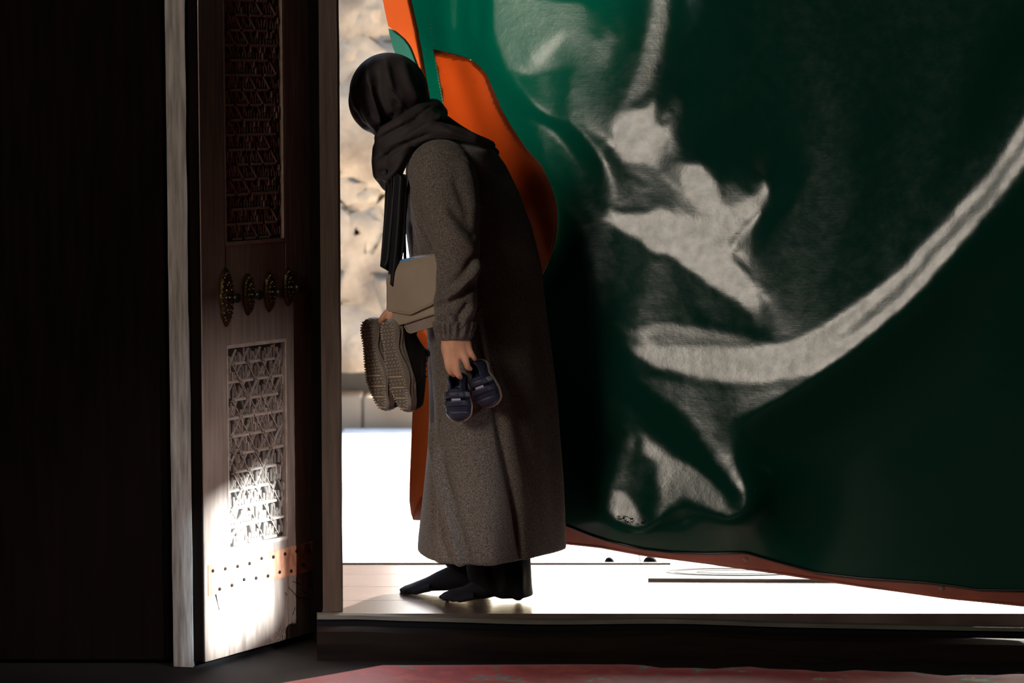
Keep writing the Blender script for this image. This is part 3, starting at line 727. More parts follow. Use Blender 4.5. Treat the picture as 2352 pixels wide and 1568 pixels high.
def ruled(name, rows, m, off=.004, n=14, dense=10, thick=.003, parent=None, offf=None):
    ys = [r[0] for r in rows]; yy_ = np.arange(ys[0], ys[-1]+.01, dense); yy_ = np.append(yy_, ys[-1]) if ys[-1]-yy_[-1] > 1 else yy_
    v = []; f = []
    for y in yy_:
        a, b = lerp_rows(rows, y)
        for k in range(n+1):
            px = a+(b-a)*k/n; v.append(on(px, y, off if offf is None else offf(px, y)))
    for i in range(len(yy_)-1):
        for k in range(n): q = i*(n+1)+k; f.append((q, q+1, q+n+2, q+n+1))
    o = mesh(name, v, f, m, smooth=True, fix=False)
    if thick: mod(o, 'SOLIDIFY', thickness=thick, offset=0)
    adopt(parent or cur, o); return o
def stitch(pts, off, name='stitching', r=.0007, gap=True):
    b = MB()
    tot = []
    for (x0, y0_), (x1, y1_) in zip(pts[:-1], pts[1:]):
        L = math.hypot(x1-x0, y1_-y0_); m_ = max(1, int(L/7))
        for k in range(m_):
            f0, f1 = k/m_, (k+.62)/m_
            b.tube([on(x0+(x1-x0)*f0, y0_+(y1_-y0_)*f0, off), on(x0+(x1-x0)*f1, y0_+(y1_-y0_)*f1, off)], r, 4)
    o = b.build(name, M['thread']); o['kind'] = 'stuff'; adopt(cur, o); return o
def pw(px, py): return .009+.004*math.sin(px*.035+py*.02)*math.sin(py*.011)+.003*math.sin(px*.09-py*.03)
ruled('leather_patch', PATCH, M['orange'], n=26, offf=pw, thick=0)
# pale raw edge of the patch
eb = MB(); eb.tube([W(r[2], r[0], float(YS(r[2], r[0]))-pw(r[2], r[0])-.001) for r in PATCH[1:]], .0011, 6); o = eb.build('raw_edge', M['taupe']); adopt(cur, o)
eb = MB(); eb.tube([W(r[1], r[0], float(YS(r[1], r[0]))-pw(r[1], r[0])-.001) for r in PATCH[:10]], .0009, 6); o = eb.build('raw_edge', M['taupe']); adopt(cur, o)
stitch([(r[2]-7, r[0]+5) for r in PATCH[1:16]], .0135)
EST = [(-400, 862, 928), (-80, 872, 935), (0, 879, 945), (35, 886, 953), (66, 893, 960), (70, 904, 961), (78, 915, 962), (90, 929, 964), (105, 940, 967), (115, 945, 969), (150, 958, 975), (180, 967, 980), (218, 976, 987), (300, 985, 992)]
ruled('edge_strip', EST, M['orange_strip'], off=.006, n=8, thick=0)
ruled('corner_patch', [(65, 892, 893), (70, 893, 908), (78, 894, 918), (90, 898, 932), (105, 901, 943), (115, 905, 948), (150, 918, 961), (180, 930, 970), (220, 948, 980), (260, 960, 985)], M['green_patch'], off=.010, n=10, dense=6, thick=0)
stitch([(905, 74), (924, 88), (940, 108), (952, 138), (962, 172), (970, 210)], .0128)
stitch([(938, 0), (953, 60), (967, 140), (978, 200)], .0085)
stitch([(987, 55), (995, 110), (1008, 190), (1018, 240)], .003)
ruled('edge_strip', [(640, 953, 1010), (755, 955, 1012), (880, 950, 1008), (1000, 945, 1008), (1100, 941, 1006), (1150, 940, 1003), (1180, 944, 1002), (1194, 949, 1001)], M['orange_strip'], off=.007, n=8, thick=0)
tab = MB(); tp = [W(x, y, float(YS(x, y))-.016) for x, y in ((949, 1194), (967, 1141), (978, 1140), (985, 1196))]
tb2 = [p+Vector((0, .005, 0)) for p in tp]; tab.rings([tp, tb2]); o = tab.build('folded_tab', M['orange_strip']); adopt(cur, o)
# red-brown band hanging below the green, and the rolled dark edge
v = []; f = []; hx = list(range(1000, 2621, 12))
for px in hx:
    a, b_ = hy(px)-26, hy2(px)
    for k in range(7):
        y = a+(b_-a)*k/6; v.append(on(px, y, -.006-.002*math.sin(px*.013+k*.4)))
for i in range(len(hx)-1):
    for k in range(6): q = i*7+k; f.append((q, q+1, q+8, q+7))
hb = mesh('hem_band', v, f, M['hem_red'], smooth=True, fix=False); mod(hb, 'SOLIDIFY', thickness=.004, offset=0); adopt(cur, hb)
pb = MB(); pb.tube([on(px, hy(px)-1, .003) for px in hx], .0042, 8); o = pb.build('rolled_edge', M['black_vinyl'], smooth=True); adopt(cur, o)
pb = MB(); pb.tube([on(px, hy2(px)-3, -.004) for px in hx], .0016, 6); o = pb.build('hem_cord', M['hem_red'], smooth=True); adopt(cur, o)
for px, py in ((1713, 1284), (2163, 1350)):
    c = on(px, py, -.001); b = MB(); n = 20
    b.rings([[(c.x+r_*math.cos(2*math.pi*j/n), c.y-h, c.z+r_*math.sin(2*math.pi*j/n)) for j in range(n)] for r_, h in ((.0068, -.002), (.0068, .003), (.0058, .0042), (.0035, .0042), (.0028, .0030), (.0018, .0045), (.0002, .005))])
    o = b.build('rivet', M['steel'], smooth=False); adopt(cur, o)
# cracked, rubbed marks on the vinyl near the hem
ck = MB(); rq = random.Random(4)
for k in range(34):
    x = 1415+rq.random()*64; y = 1184+rq.random()*14+(x-1415)*.10; L = rq.uniform(3, 9); a = rq.uniform(-.5, .5)
    ck.tube([on(x, y, .0016), on(x+L*.5, y+L*.5*math.sin(a)+rq.uniform(-2, 2), .0018), on(x+L, y+L*math.sin(a), .0016)], .0009, 4)
o = ck.build('cracks', M['black_vinyl']); o['kind'] = 'stuff'; adopt(cur, o)
# ------------------------------------------------------------------ the person
PY0 = 7.43
def WL(px, py, Y): return W(px, py, Y)
PXM = PY0/F                                            # metres per pixel at the person
def S(px, py, Y, r): return (W(px, py, Y), r*PXM)
def hand(b, palm, fingers):
    for ch in palm: b.chain([S(*q) for q in ch], 12)
    for ch in fingers: b.chain([S(*q) for q in ch], 12)
bb = MB()
# trunk, neck, head
bb.chain([S(1105, 720, 7.46, 82), S(1085, 600, 7.46, 76), S(1050, 460, 7.45, 80), S(1010, 385, 7.44, 62), S(965, 320, 7.43, 40), S(925, 265, 7.43, 45)])
bb.sphere(W(893, 215, 7.44), (.098, .094, .104)); bb.sphere(W(872, 255, 7.465), (.062, .062, .075))
# face (turned away, out of the doorway): nose, brow, lips, chin
bb.chain([S(868, 205, 7.53, 9), S(864, 232, 7.56, 11)], 10); bb.sphere(W(862, 260, 7.525), (.022, .016, .012)); bb.sphere(W(868, 282, 7.49), .026)
for dx in (-22, 22): bb.sphere(W(862+dx, 205, 7.528), .014)
# legs and feet
for px, Yc in ((1150, 7.36), (1105, 7.52)):
    bb.chain([S(1108, 740, 7.46+.3*(Yc-7.44), 66), S(px-12, 1020, Yc+.02, 45), S(px+2, 1180, Yc+.01, 36), S(px+8, 1320, Yc, 25)])
bb.chain([S(1152, 1330, 7.375, 22), S(1105, 1355, 7.375, 18), S(1060, 1368, 7.375, 11), S(1025, 1374, 7.375, 7)])
bb.chain([S(1080, 1312, 7.50, 22), S(1030, 1330, 7.50, 18), S(975, 1347, 7.50, 11), S(938, 1355, 7.50, 7)])
# near arm and hand
bb.chain([S(1012, 405, 7.29, 48), S(1032, 490, 7.24, 38), S(1048, 590, 7.205, 29), S(1047, 690, 7.175, 27), S(1044, 755, 7.155, 25), S(1044, 780, 7.148, 25)])
hand(bb, [[(1030, 776, 7.148, 17), (1027, 800, 7.142, 14.5), (1029, 822, 7.132, 11)],
          [(1043, 776, 7.146, 19), (1043, 800, 7.136, 16), (1044, 822, 7.126, 11)],
          [(1056, 776, 7.148, 17), (1058, 796, 7.138, 15), (1061, 813, 7.128, 11)],
          [(1064, 778, 7.152, 12), (1070, 790, 7.146, 13), (1075, 801, 7.138, 10)]],
     [[(1027, 820, 7.130, 8.57), (1029, 841, 7.122, 7.90), (1036, 855, 7.132, 7.06), (1042, 861, 7.142, 6.05)],
      [(1045, 822, 7.124, 8.90), (1048, 845, 7.116, 8.23), (1053, 861, 7.122, 7.39), (1057, 866, 7.134, 6.22)],
      [(1063, 812, 7.126, 8.74), (1070, 829, 7.117, 8.06), (1074, 843, 7.120, 7.22), (1080, 847, 7.130, 6.05)],
      [(1076, 801, 7.136, 7.73), (1083, 812, 7.130, 7.06), (1088, 820, 7.132, 6.38), (1091, 825, 7.140, 5.38)],
      [(1024, 796, 7.158, 11), (1018+12, 818, 7.176, 9.4), (1040, 838, 7.182, 8.4), (1048, 850, 7.178, 7)]])
# far arm, reaching forward to the walking shoes
bb.chain([S(1045, 400, 7.60, 50), S(1020, 560, 7.63, 38), S(985, 640, 7.60, 33), S(930, 690, 7.395, 24), S(912, 706, 7.385, 22)])
hand(bb, [[(912, 702, 7.380, 18), (902, 714, 7.375, 15), (896, 722, 7.370, 11)], [(916, 708, 7.390, 17), (908, 722, 7.390, 15), (902, 734, 7.385, 11)]],
     [[(898, 712, 7.380, 10.5), (888, 720, 7.370, 9.4), (879, 731, 7.365, 8.6), (874, 739, 7.370, 7.290)],
      [(902, 722, 7.370, 9.6), (900, 738, 7.350, 9), (899, 752, 7.355, 8), (899, 760, 7.365, 7)],
      [(905, 730, 7.375, 9.6), (906, 746, 7.365, 9), (907, 760, 7.370, 8), (908, 766, 7.380, 7)],
      [(905, 738, 7.390, 9.2), (908, 752, 7.388, 8.4), (911, 764, 7.392, 7.6), (912, 770, 7.400, 6.6)],
      [(916, 728, 7.400, 8.6), (918, 740, 7.400, 7.8), (920, 750, 7.403, 7), (920, 755, 7.408, 6)]])
person = remesh('person', bb, .0042, 4, M['skin'])
tag(person, 'person in long grey wool coat and black headscarf, holding shoes, peering out of the doorway', 'person')
sculpt(person, [([(1038, 790), (1040, 818)], 2.2, .0012), ([(1050, 788), (1055, 815)], 2.2, .0012), ([(1036, 822), (1037, 826)], 4, -.001),
                ([(1028, 838), (1035, 838)], 1.6, -.0008), ([(1044, 842), (1053, 841)], 1.6, -.0008), ([(1063, 828), (1072, 826)], 1.6, -.0008)])
# coat: one cloth body with both sleeves
RINGS = [(322, 962, 1085, .075), (332, 950, 1112, .12), (346, 938, 1138, .165), (380, 932, 1162, .19), (440, 931, 1192, .20), (520, 931, 1222, .20), (600, 942, 1243, .19), (660, 962, 1250, .185),
         (720, 976, 1258, .185), (800, 984, 1268, .195), (900, 984, 1279, .205), (1000, 984, 1287, .222), (1100, 976, 1294, .238), (1180, 967, 1299, .25), (1235, 961, 1302, .256), (1263, 960, 1303, .258)]
cb_ = MB(); rows = []
for i in range(len(RINGS)-1):
    (ya, la, ra, ba), (yb, lb, rb, b2) = RINGS[i], RINGS[i+1]; m_ = max(1, int((yb-ya)/20))
    for k in range(m_ + (1 if i == len(RINGS)-2 else 0)):
        t = k/m_; y = ya+(yb-ya)*t; l = la+(lb-la)*t; r = ra+(rb-ra)*t; d = ba+(b2-ba)*t
        pl_ = W(l, y, PY0); pr_ = W(r, y, PY0); cx = (pl_.x+pr_.x)/2; a = (pr_.x-pl_.x)/2; ring = []
        sk = max(0, (y-900)/360)
        for j in range(96):
            th_ = 2*math.pi*j/96; c_, s_ = math.cos(th_), math.sin(th_)
            e_ = .88 + (.80 if (c_ > 0 and s_ < 0) else 0)*min(1, max(0, (y-335)/60))   # her back is a flat plane turned away to the right
            wob = 1 + sk*.020*math.sin(5*th_+.6) + sk*.012*math.sin(9*th_+2)
            X = cx + a*math.copysign(abs(c_)**e_, c_)*(1 if abs(c_) > .75 else wob); Y = PY0 + d*math.copysign(abs(s_)**e_, s_)*wob
            ring.append((X, Y, pl_.z))
        rows.append(ring)
cb_.rings(rows)
cb_.chain([S(1011, 394, 7.29, 74), S(1022, 440, 7.255, 72), S(1036, 500, 7.225, 64), S(1050, 560, 7.20, 53), S(1054, 600, 7.19, 47), S(1050, 650, 7.175, 46), S(1047, 695, 7.165, 50), S(1045, 722, 7.16, 46)], 24)
cb_.chain([S(985, 352, 7.38, 38), S(1011, 380, 7.31, 60)], 20)
cb_.chain([S(1050, 400, 7.57, 68), S(1020, 560, 7.60, 50), S(992, 640, 7.52, 42), S(950, 682, 7.42, 32), S(935, 694, 7.40, 26)], 20)
coat = remesh('coat', cb_, .0062, 5, M['wool'], person)
FOLDS = [
 # skirt: front overlap, long slanting fold, side seam with shadow behind it
 ([(986, 870), (992, 1000), (999, 1120), (1000, 1310)], 5, -.011), ([(1005, 900), (1012, 1050), (1012, 1200), (1010, 1310)], 10, .006),
 ([(988, 985), (1012, 1110), (1040, 1230), (1062, 1312)], 9, .013), ([(1000, 1000), (1034, 1130), (1062, 1240), (1082, 1312)], 12, -.007),
 ([(1096, 740), (1104, 800), (1128, 900), (1150, 1010), (1185, 1180), (1200, 1300)], 8, -.014), ([(1118, 760), (1130, 830), (1156, 930), (1180, 1040), (1212, 1190)], 14, .008),
 ([(1085, 960), (1105, 1100), (1120, 1300)], 26, .007), ([(1240, 700), (1262, 960), (1280, 1240)], 20, -.006),
 # torso
 ([(936, 500), (950, 560), (958, 590)], 6, -.006), ([(948, 440), (965, 520), (990, 570)], 8, .006),
 # sleeve: elbow crease and drag lines
 ([(1104, 596), (1080, 640), (1046, 676), (1004, 690)], 9, .013), ([(1100, 640), (1070, 675), (1030, 700), (1002, 706)], 9, -.010), ([(1096, 580), (1064, 628), (1032, 656), (1002, 668)], 9, -.008),
 ([(1000, 668), (1016, 676), (1018, 690)], 6, -.012),
 ([(1010, 470), (1050, 540), (1094, 590)], 14, .008), ([(1030, 470), (1074, 520), (1100, 545)], 12, -.007), ([(962, 470), (985, 540), (1008, 590)], 9, -.006),
 ([(1060, 360), (1085, 420), (1096, 500)], 14, .007), ([(1042, 400), (1064, 460), (1078, 520)], 12, -.006), ([(1000, 560), (1012, 610), (1008, 660)], 8, .006),
 ([(1090, 700), (1070, 730), (1056, 760)], 6, .008), ([(1078, 690), (1056, 722), (1046, 752)], 6, -.007), ([(1012, 720), (1026, 745), (1030, 765)], 5, -.009), ([(1022, 706), (1042, 742), (1048, 766)], 6, .007), ([(1006, 730), (1012, 765)], 4, .006),
 # shoulder seam
 ([(966, 322), (966, 348), (1000, 346), (1060, 362), (1090, 384)], 1.6, -.004), ([(1090, 380), (1104, 420), (1108, 480)], 2, -.004),
]
sculpt(coat, [(f[0], f[1], f[2]*1.3) for f in FOLDS]); fbm_push(coat, .004, 9, (1, 1, .45), 3.0)
# gathered cuff
def cuff(cx, cy0, cy1, Yc, r0, r1, nf=17):
    b = MB(); rows = []; n = 136
    for k in range(15):
        t = k/14; y = cy0+(cy1-cy0)*t; r = (r0+(r1-r0)*t)*PXM; c = W(cx-2*t, y, Yc-.002*t); ring = []
        for j in range(n):
            a = 2*math.pi*j/n; g = 1+(.02+.085*math.sin(math.pi*t**.8))*math.sin(nf*a+1.6*math.sin(3*a))+(.05 if 9 < k < 13 else 0)
            ring.append((c.x+r*g*math.cos(a), c.y+r*g*.86*math.sin(a), c.z-.004*math.sin(a)))
        rows.append(ring)
    b.rings(rows); o = b.build('cuff', M['wool'], person, smooth=True); return o
cuff(1044, 738, 781, 7.155, 48, 36)
# trousers
def trouser(rows_, Yc, d):
    b = MB(); rr = []
    for (yl, l, yr, r, dd_) in rows_:
        A = W(l, yl, Yc); B_ = W(r, yr, Yc); ring = []
        for j in range(56):
            th_ = 2*math.pi*j/56; c_, s_ = math.cos(th_), math.sin(th_)
            f = (1-c_)/2; wv = 1+.06*math.sin(5*th_+.5)
            ring.append((B_.x+(A.x-B_.x)*f, Yc+d*dd_*s_*wv, B_.z+(A.z-B_.z)*f))
        rr.append(ring)
    b.rings(rr); o = b.build('trouser_leg', M['trouser'], person, smooth=True); mod(o, 'SUBSURF', levels=1, render_levels=1); return o
tl = trouser([(1180, 1072, 1180, 1214, 1), (1290, 1070, 1286, 1219, 1), (1330, 1072, 1320, 1221, 1), (1352, 1092, 1345, 1222, 1.02), (1366, 1130, 1363, 1225, 1.0), (1369, 1140, 1366, 1225, .97)], 7.385, .062)
bake(tl); sculpt(tl, [([(1165, 1300), (1160, 1345), (1150, 1368)], 8, .012), ([(1120, 1300), (1138, 1340), (1142, 1366)], 7, -.010), ([(1198, 1300), (1195, 1365)], 8, .007), ([(1085, 1300), (1110, 1330), (1118, 1352)], 6, .006)])
trouser([(1180, 1010, 1180, 1150, 1), (1280, 1012, 1276, 1150, 1), (1312, 1030, 1318, 1150, 1), (1326, 1062, 1338, 1150, .98)], 7.515, .055)
# socks
def sock(pts, Yc, wide, floor_):
    b = MB()
    for (x, y, r, w) in pts: b.sphere(W(x, y, Yc), (r*PXM, w, r*PXM), 16, 10)
    for (x0, y0, r0, w0), (x1, y1, r1, w1) in zip(pts[:-1], pts[1:]):
        for t in (.25, .5, .75): b.sphere(W(x0+(x1-x0)*t, y0+(y1-y0)*t, Yc), ((r0+(r1-r0)*t)*PXM, w0+(w1-w0)*t, (r0+(r1-r0)*t)*PXM), 16, 10)
    return b
b = sock([(1190, 1364, 15, .028), (1172, 1345, 26, .034), (1140, 1340, 30, .036), (1105, 1351, 24, .040), (1070, 1361, 16, .045), (1040, 1366, 12, .044), (1022, 1370, 9, .038)], 7.372, 0, 0)
for k, (px, py, Y) in enumerate(((1016, 1371, 7.385), (1020, 1373, 7.365), (1030, 1375, 7.348), (1042, 1377, 7.335), (1056, 1378, 7.325))): b.sphere(W(px, py, Y), (.012, .0085, .0085)); b.cone(W(px, py, Y), W(px+34, py-10, Y), .008, .012, 10)
s1 = remesh('sock', b, .0042, 3, M['sock'], person)
b = sock([(1100, 1330, 34, .034), (1070, 1318, 33, .036), (1035, 1328, 28, .038), (1000, 1337, 20, .041), (965, 1346, 13, .043), (945, 1351, 10, .042), (932, 1354, 8.5, .036)], 7.50, 0, 0)
for k, (px, py, Y) in enumerate(((926, 1355, 7.515), (927, 1357, 7.495), (934, 1358, 7.478), (944, 1359, 7.465), (955, 1360, 7.455))): b.sphere(W(px, py, Y), (.012, .0085, .0085)); b.cone(W(px, py, Y), W(px+34, py-10, Y), .008, .012, 10)
s2 = remesh('sock', b, .0042, 3, M['sock'], person)
for s_ in (s1, s2):
    P = coords(s_.data); P[:, 2] = np.maximum(P[:, 2], .0015); setco(s_.data, P)
fbm_push(s1, .002, 22); fbm_push(s2, .002, 22)

# headscarf: hood, neck wraps and drape over the shoulders
hb_ = MB()
hb_.sphere(W(893, 212, 7.42), (.1165, .118, .1165), 32, 20); hb_.sphere(W(880, 232, 7.42), (.103, .105, .100), 28, 18)
hb_.chain([S(862, 256, 7.41, 50), S(872, 284, 7.41, 28), S(885, 306, 7.41, 22)], 20)
hb_.chain([S(932, 240, 7.43, 58), S(945, 285, 7.43, 52), S(940, 330, 7.42, 50)], 24)
hood = remesh('headscarf', hb_, .0055, 8, M['scarf'], person)
sculpt(hood, [(f[0], f[1], f[2]*1.5) for f in [([(846, 150), (850, 190), (860, 225), (872, 258), (882, 300)], 7, .009), ([(866, 160), (870, 210), (884, 262), (892, 296)], 10, -.012),
              ([(824, 180), (826, 215), (838, 255), (858, 290), (872, 312)], 6, .008), ([(836, 190), (842, 235), (856, 275)], 7, -.009),
              ([(886, 140), (893, 180), (908, 225), (932, 256)], 8, .010), ([(900, 200), (912, 240), (940, 262)], 10, -.010), ([(922, 140), (938, 190), (960, 236)], 10, .008),
              ([(812, 190), (812, 225), (822, 255)], 5, .005), ([(808, 250), (830, 285), (862, 308)], 5, -.005), ([(905, 262), (890, 285), (872, 292)], 8, -.012)]])
wb_ = MB()
wb_.chain([S(868, 318, 7.40, 10), S(888, 303, 7.34, 18), S(925, 285, 7.325, 22), S(965, 262, 7.35, 24), S(995, 250, 7.42, 24), S(1005, 262, 7.48, 24)], 18)            # upper wrap
wb_.chain([S(886, 330, 7.38, 26), S(905, 325, 7.35, 30), S(945, 308, 7.325, 28), S(985, 288, 7.34, 30), S(1020, 285, 7.42, 22)], 18)                                  # second wrap
wb_.chain([S(885, 345, 7.39, 30), S(880, 375, 7.38, 27), S(880, 398, 7.38, 25), S(890, 425, 7.375, 16)], 18)                                                                # loop hanging at the front
wb_.chain([S(930, 325, 7.335, 26), S(915, 365, 7.335, 24), S(902, 405, 7.34, 20), S(896, 435, 7.35, 14)], 18)
wb_.chain([S(950, 318, 7.30, 20), S(990, 298, 7.29, 19), S(1040, 303, 7.285, 16), S(1085, 316, 7.30, 13), S(1128, 334, 7.36, 10)], 18)                                     # over the near shoulder
wb_.chain([S(1000, 280, 7.40, 28), S(1050, 308, 7.42, 24), S(1100, 330, 7.43, 18), S(1136, 350, 7.44, 12)], 18)
wb_.chain([S(985, 310, 7.52, 34), S(1050, 330, 7.55, 30), S(1110, 352, 7.52, 18)], 18)
wb_.chain([S(930, 340, 7.43, 44), S(900, 370, 7.43, 32)], 18)
wrap = remesh('headscarf_drape', wb_, .0055, 5, M['scarf'], person)
sculpt(wrap, [([(872, 318), (905, 300), (950, 276), (990, 244)], 4, -.010), ([(880, 340), (930, 318), (975, 290), (1010, 270)], 6, .007), ([(890, 352), (935, 330), (990, 306)], 5, -.010),
              ([(930, 352), (912, 385), (890, 410), (862, 402)], 6, .009), ([(936, 380), (910, 410), (886, 436)], 5, -.008), ([(858, 372), (872, 356), (900, 340)], 5, .006), ([(866, 398), (884, 394), (902, 380)], 6, -.009),
              ([(955, 326), (990, 316), (1050, 320), (1110, 336)], 3, .004), ([(958, 276), (985, 256), (1006, 262), (1015, 284)], 6, .008), ([(1000, 270), (1040, 292), (1090, 312)], 6, -.006), ([(1020, 298), (1070, 316), (1120, 338)], 4, .005)])
fbm_push(wrap, .0025, 16, (1, 1, 1), 1.0)
# hanging tails of the scarf: two layers with pleats
def tail(name, rows_, Y, pleats, m, thick=.004, slant=0):
    ys = np.arange(rows_[0][0], rows_[-1][0]+.1, 8); n = 30; v = []; f = []
    for y in ys:
        a, b_ = lerp_rows(rows_, y); t = (y-rows_[0][0])/(rows_[-1][0]-rows_[0][0])
        for k in range(n+1):
            s = k/n; px = a+(b_-a)*s
            Yp = Y + .010*math.sin(pleats*2*math.pi*s+1.1*math.sin(t*2.1)) + .006*(s-.5) - .012*s
            v.append(W(px, y+slant*(s-.5), Yp))
    for i in range(len(ys)-1):
        for k in range(n): q = i*(n+1)+k; f.append((q, q+1, q+n+2, q+n+1))
    o = mesh(name, v, f, m, person, smooth=True, fix=False); mod(o, 'SOLIDIFY', thickness=thick, offset=0); return o
tail('scarf_tail', [(395, 886, 934), (440, 886, 933), (500, 883, 931), (560, 878, 927), (600, 875, 920), (619, 874, 897)], 7.33, 1.7, M['scarf_silk'], slant=14)
tail('scarf_tail', [(400, 900, 934), (440, 899, 933), (500, 898, 932), (560, 896, 927), (600, 895, 920), (640, 893, 912), (662, 892, 907)], 7.312, 1.2, M['scarf_silk'], slant=18)
# thin edge seam and button on the coat front
b = MB(); b.sphere(W(934, 472, 7.36), (.006, .004, .009), 10, 8); b.build('button', M['orange'], person, smooth=True)
# ------------------------------------------------------------------ shoulder bag
def slab(name, poly, Yf, thick, m, parent, bevel=.003):
    fr = [W(x, y, Yf(x, y)) for x, y in poly]; bk = [p+Vector((.3*thick, thick, 0)) for p in fr]; n = len(poly)
    o = mesh(name, fr+bk, [tuple(range(n)), tuple(range(2*n-1, n-1, -1))]+[(i, (i+1) % n, n+(i+1) % n, n+i) for i in range(n)], m)
    if bevel: mod(o, 'BEVEL', width=bevel, segments=3, limit_method='ANGLE')
    adopt(parent, o); return o
bag = empty('shoulder_bag', W(950, 700, 7.32)); tag(bag, 'taupe leather shoulder bag with a curved flap hanging in front of the coat', 'bag')
bY = lambda x, y: 7.318-.115*(x-890)/122 + .00012*max(0, 640-y)**1.25*.25
COLS = [(889, 640, 706), (893, 624, 713), (900, 613, 714), (908, 605, 715.5), (918, 600, 717.5), (930, 596.5, 719.5), (942, 593, 721), (952, 590.5, 717), (970, 587, 708.5), (985, 585, 702), (1002, 583, 693), (1014, 582, 687)]
v = []; f = []; xs_ = np.linspace(889, 1014, 36); nr = 20
for x in xs_:
    t0, t1 = [float(np.interp(x, [c[0] for c in COLS], [c[k] for c in COLS])) for k in (1, 2)]
    v.append(W(x, t0+7, bY(x, t0)+.050)); v.append(W(x, t0+1.5, bY(x, t0)+.030))
    for k in range(nr+1):
        s = k/nr; y = t0+(t1-t0)*s; roll = .022*max(0, 1-s*4.5)**2
        v.append(W(x, y, bY(x, y)+roll - .004*math.sin(math.pi*min(1, s*1.05))))
N_ = nr+3
for i in range(len(xs_)-1):
    for k in range(N_-1): q = i*N_+k; f.append((q, q+N_, q+N_+1, q+1))
o = mesh('flap', v, f, M['taupe'], smooth=True, fix=False); mod(o, 'SOLIDIFY', thickness=.005, offset=0); adopt(bag, o)
e = MB(); e.tube([W(x, float(np.interp(x, [c[0] for c in COLS], [c[2] for c in COLS])), bY(x, 710)-.001) for x in xs_], .0028, 8); o = e.build('flap_trim', M['taupe_edge'], smooth=True); adopt(bag, o)
e = MB(); e.tube([W(x, float(np.interp(x, [c[0] for c in COLS], [c[2] for c in COLS]))-5, bY(x, 706)-.0028) for x in xs_[2:]], .0007, 5); o = e.build('flap_stitching', M['taupe_dark']); adopt(bag, o)
e = MB(); e.tube([W(x, float(np.interp(x, [c[0] for c in COLS], [c[1] for c in COLS]))+(2.2), bY(x, 600)+.020) for x in np.linspace(909, 962, 16)], [.002]+[.0055]*10+[.0045, .0035, .0025, .0015, .0008], 8); o = e.build('flap_sky_glint', M['painted_sky_edge'], smooth=True)  # blue tube painting the sky's reflection along the flap top
o['label'] = 'top edge of the flap with the sky reflection painted blue'; adopt(bag, o)
bY2 = lambda x, y: bY(x, 700)+.010
slab('body', [(899, 640), (900, 712), (902, 737), (908, 745), (916, 747), (932, 744), (965, 733), (1002, 721), (1016, 716), (1016, 600), (930, 606)], bY2, .042, M['taupe'], bag, .005)
bY3 = lambda x, y: bY(x, 700)+.018
slab('gusset', [(926, 735), (929, 748), (935, 762), (941, 766), (948, 765), (975, 757), (1000, 749), (1016, 745), (1016, 705), (940, 715)], bY3, .045, M['taupe_dark'], bag, .005)
for pts, off in (([(903, 737), (909, 743.5), (917, 745), (932, 742), (965, 731), (1002, 719), (1014, 715)], -.001), ([(929, 748), (936, 761), (942, 764.5), (949, 763), (975, 755), (1000, 747), (1014, 743)], .0065)):
    e = MB(); e.tube([W(x, y, bY2(x, y)+off) for x, y in pts], .0022, 8); o = e.build('piping', M['taupe_edge'], smooth=True); adopt(bag, o)
e = MB()
for k, px in enumerate((966, 983)):
    e.tube([W(px, 737-(px-966)*.33, bY3(px, 740)-.001), W(px+9, 752-(px-966)*.33, bY3(px, 740)-.001)], .001, 5)
o = e.build('gusset_seam', M['taupe_edge']); adopt(bag, o)
st = MB(); pts = [(931, 604, 7.335), (930, 580, 7.33), (929, 540, 7.325), (930, 500, 7.325), (934, 450, 7.335), (944, 400, 7.335), (960, 350, 7.32)]
rr = []
for x, y, Y in pts:
    c = W(x, y, Y); rr.append([c+Vector((-.0045, -.002, 0)), c+Vector((.0045, -.002, 0)), c+Vector((.0045, .002, 0)), c+Vector((-.0045, .002, 0))])
st.rings(rr); o = st.build('strap', M['strap']); adopt(bag, o)
e = MB(); c = W(931, 601, 7.333); e.tube([c+Vector((.008*math.cos(t), -.001, .009*math.sin(t))) for t in np.linspace(0, 2*math.pi, 17)], .0016, 6); o = e.build('strap_ring', M['steel']); adopt(bag, o)

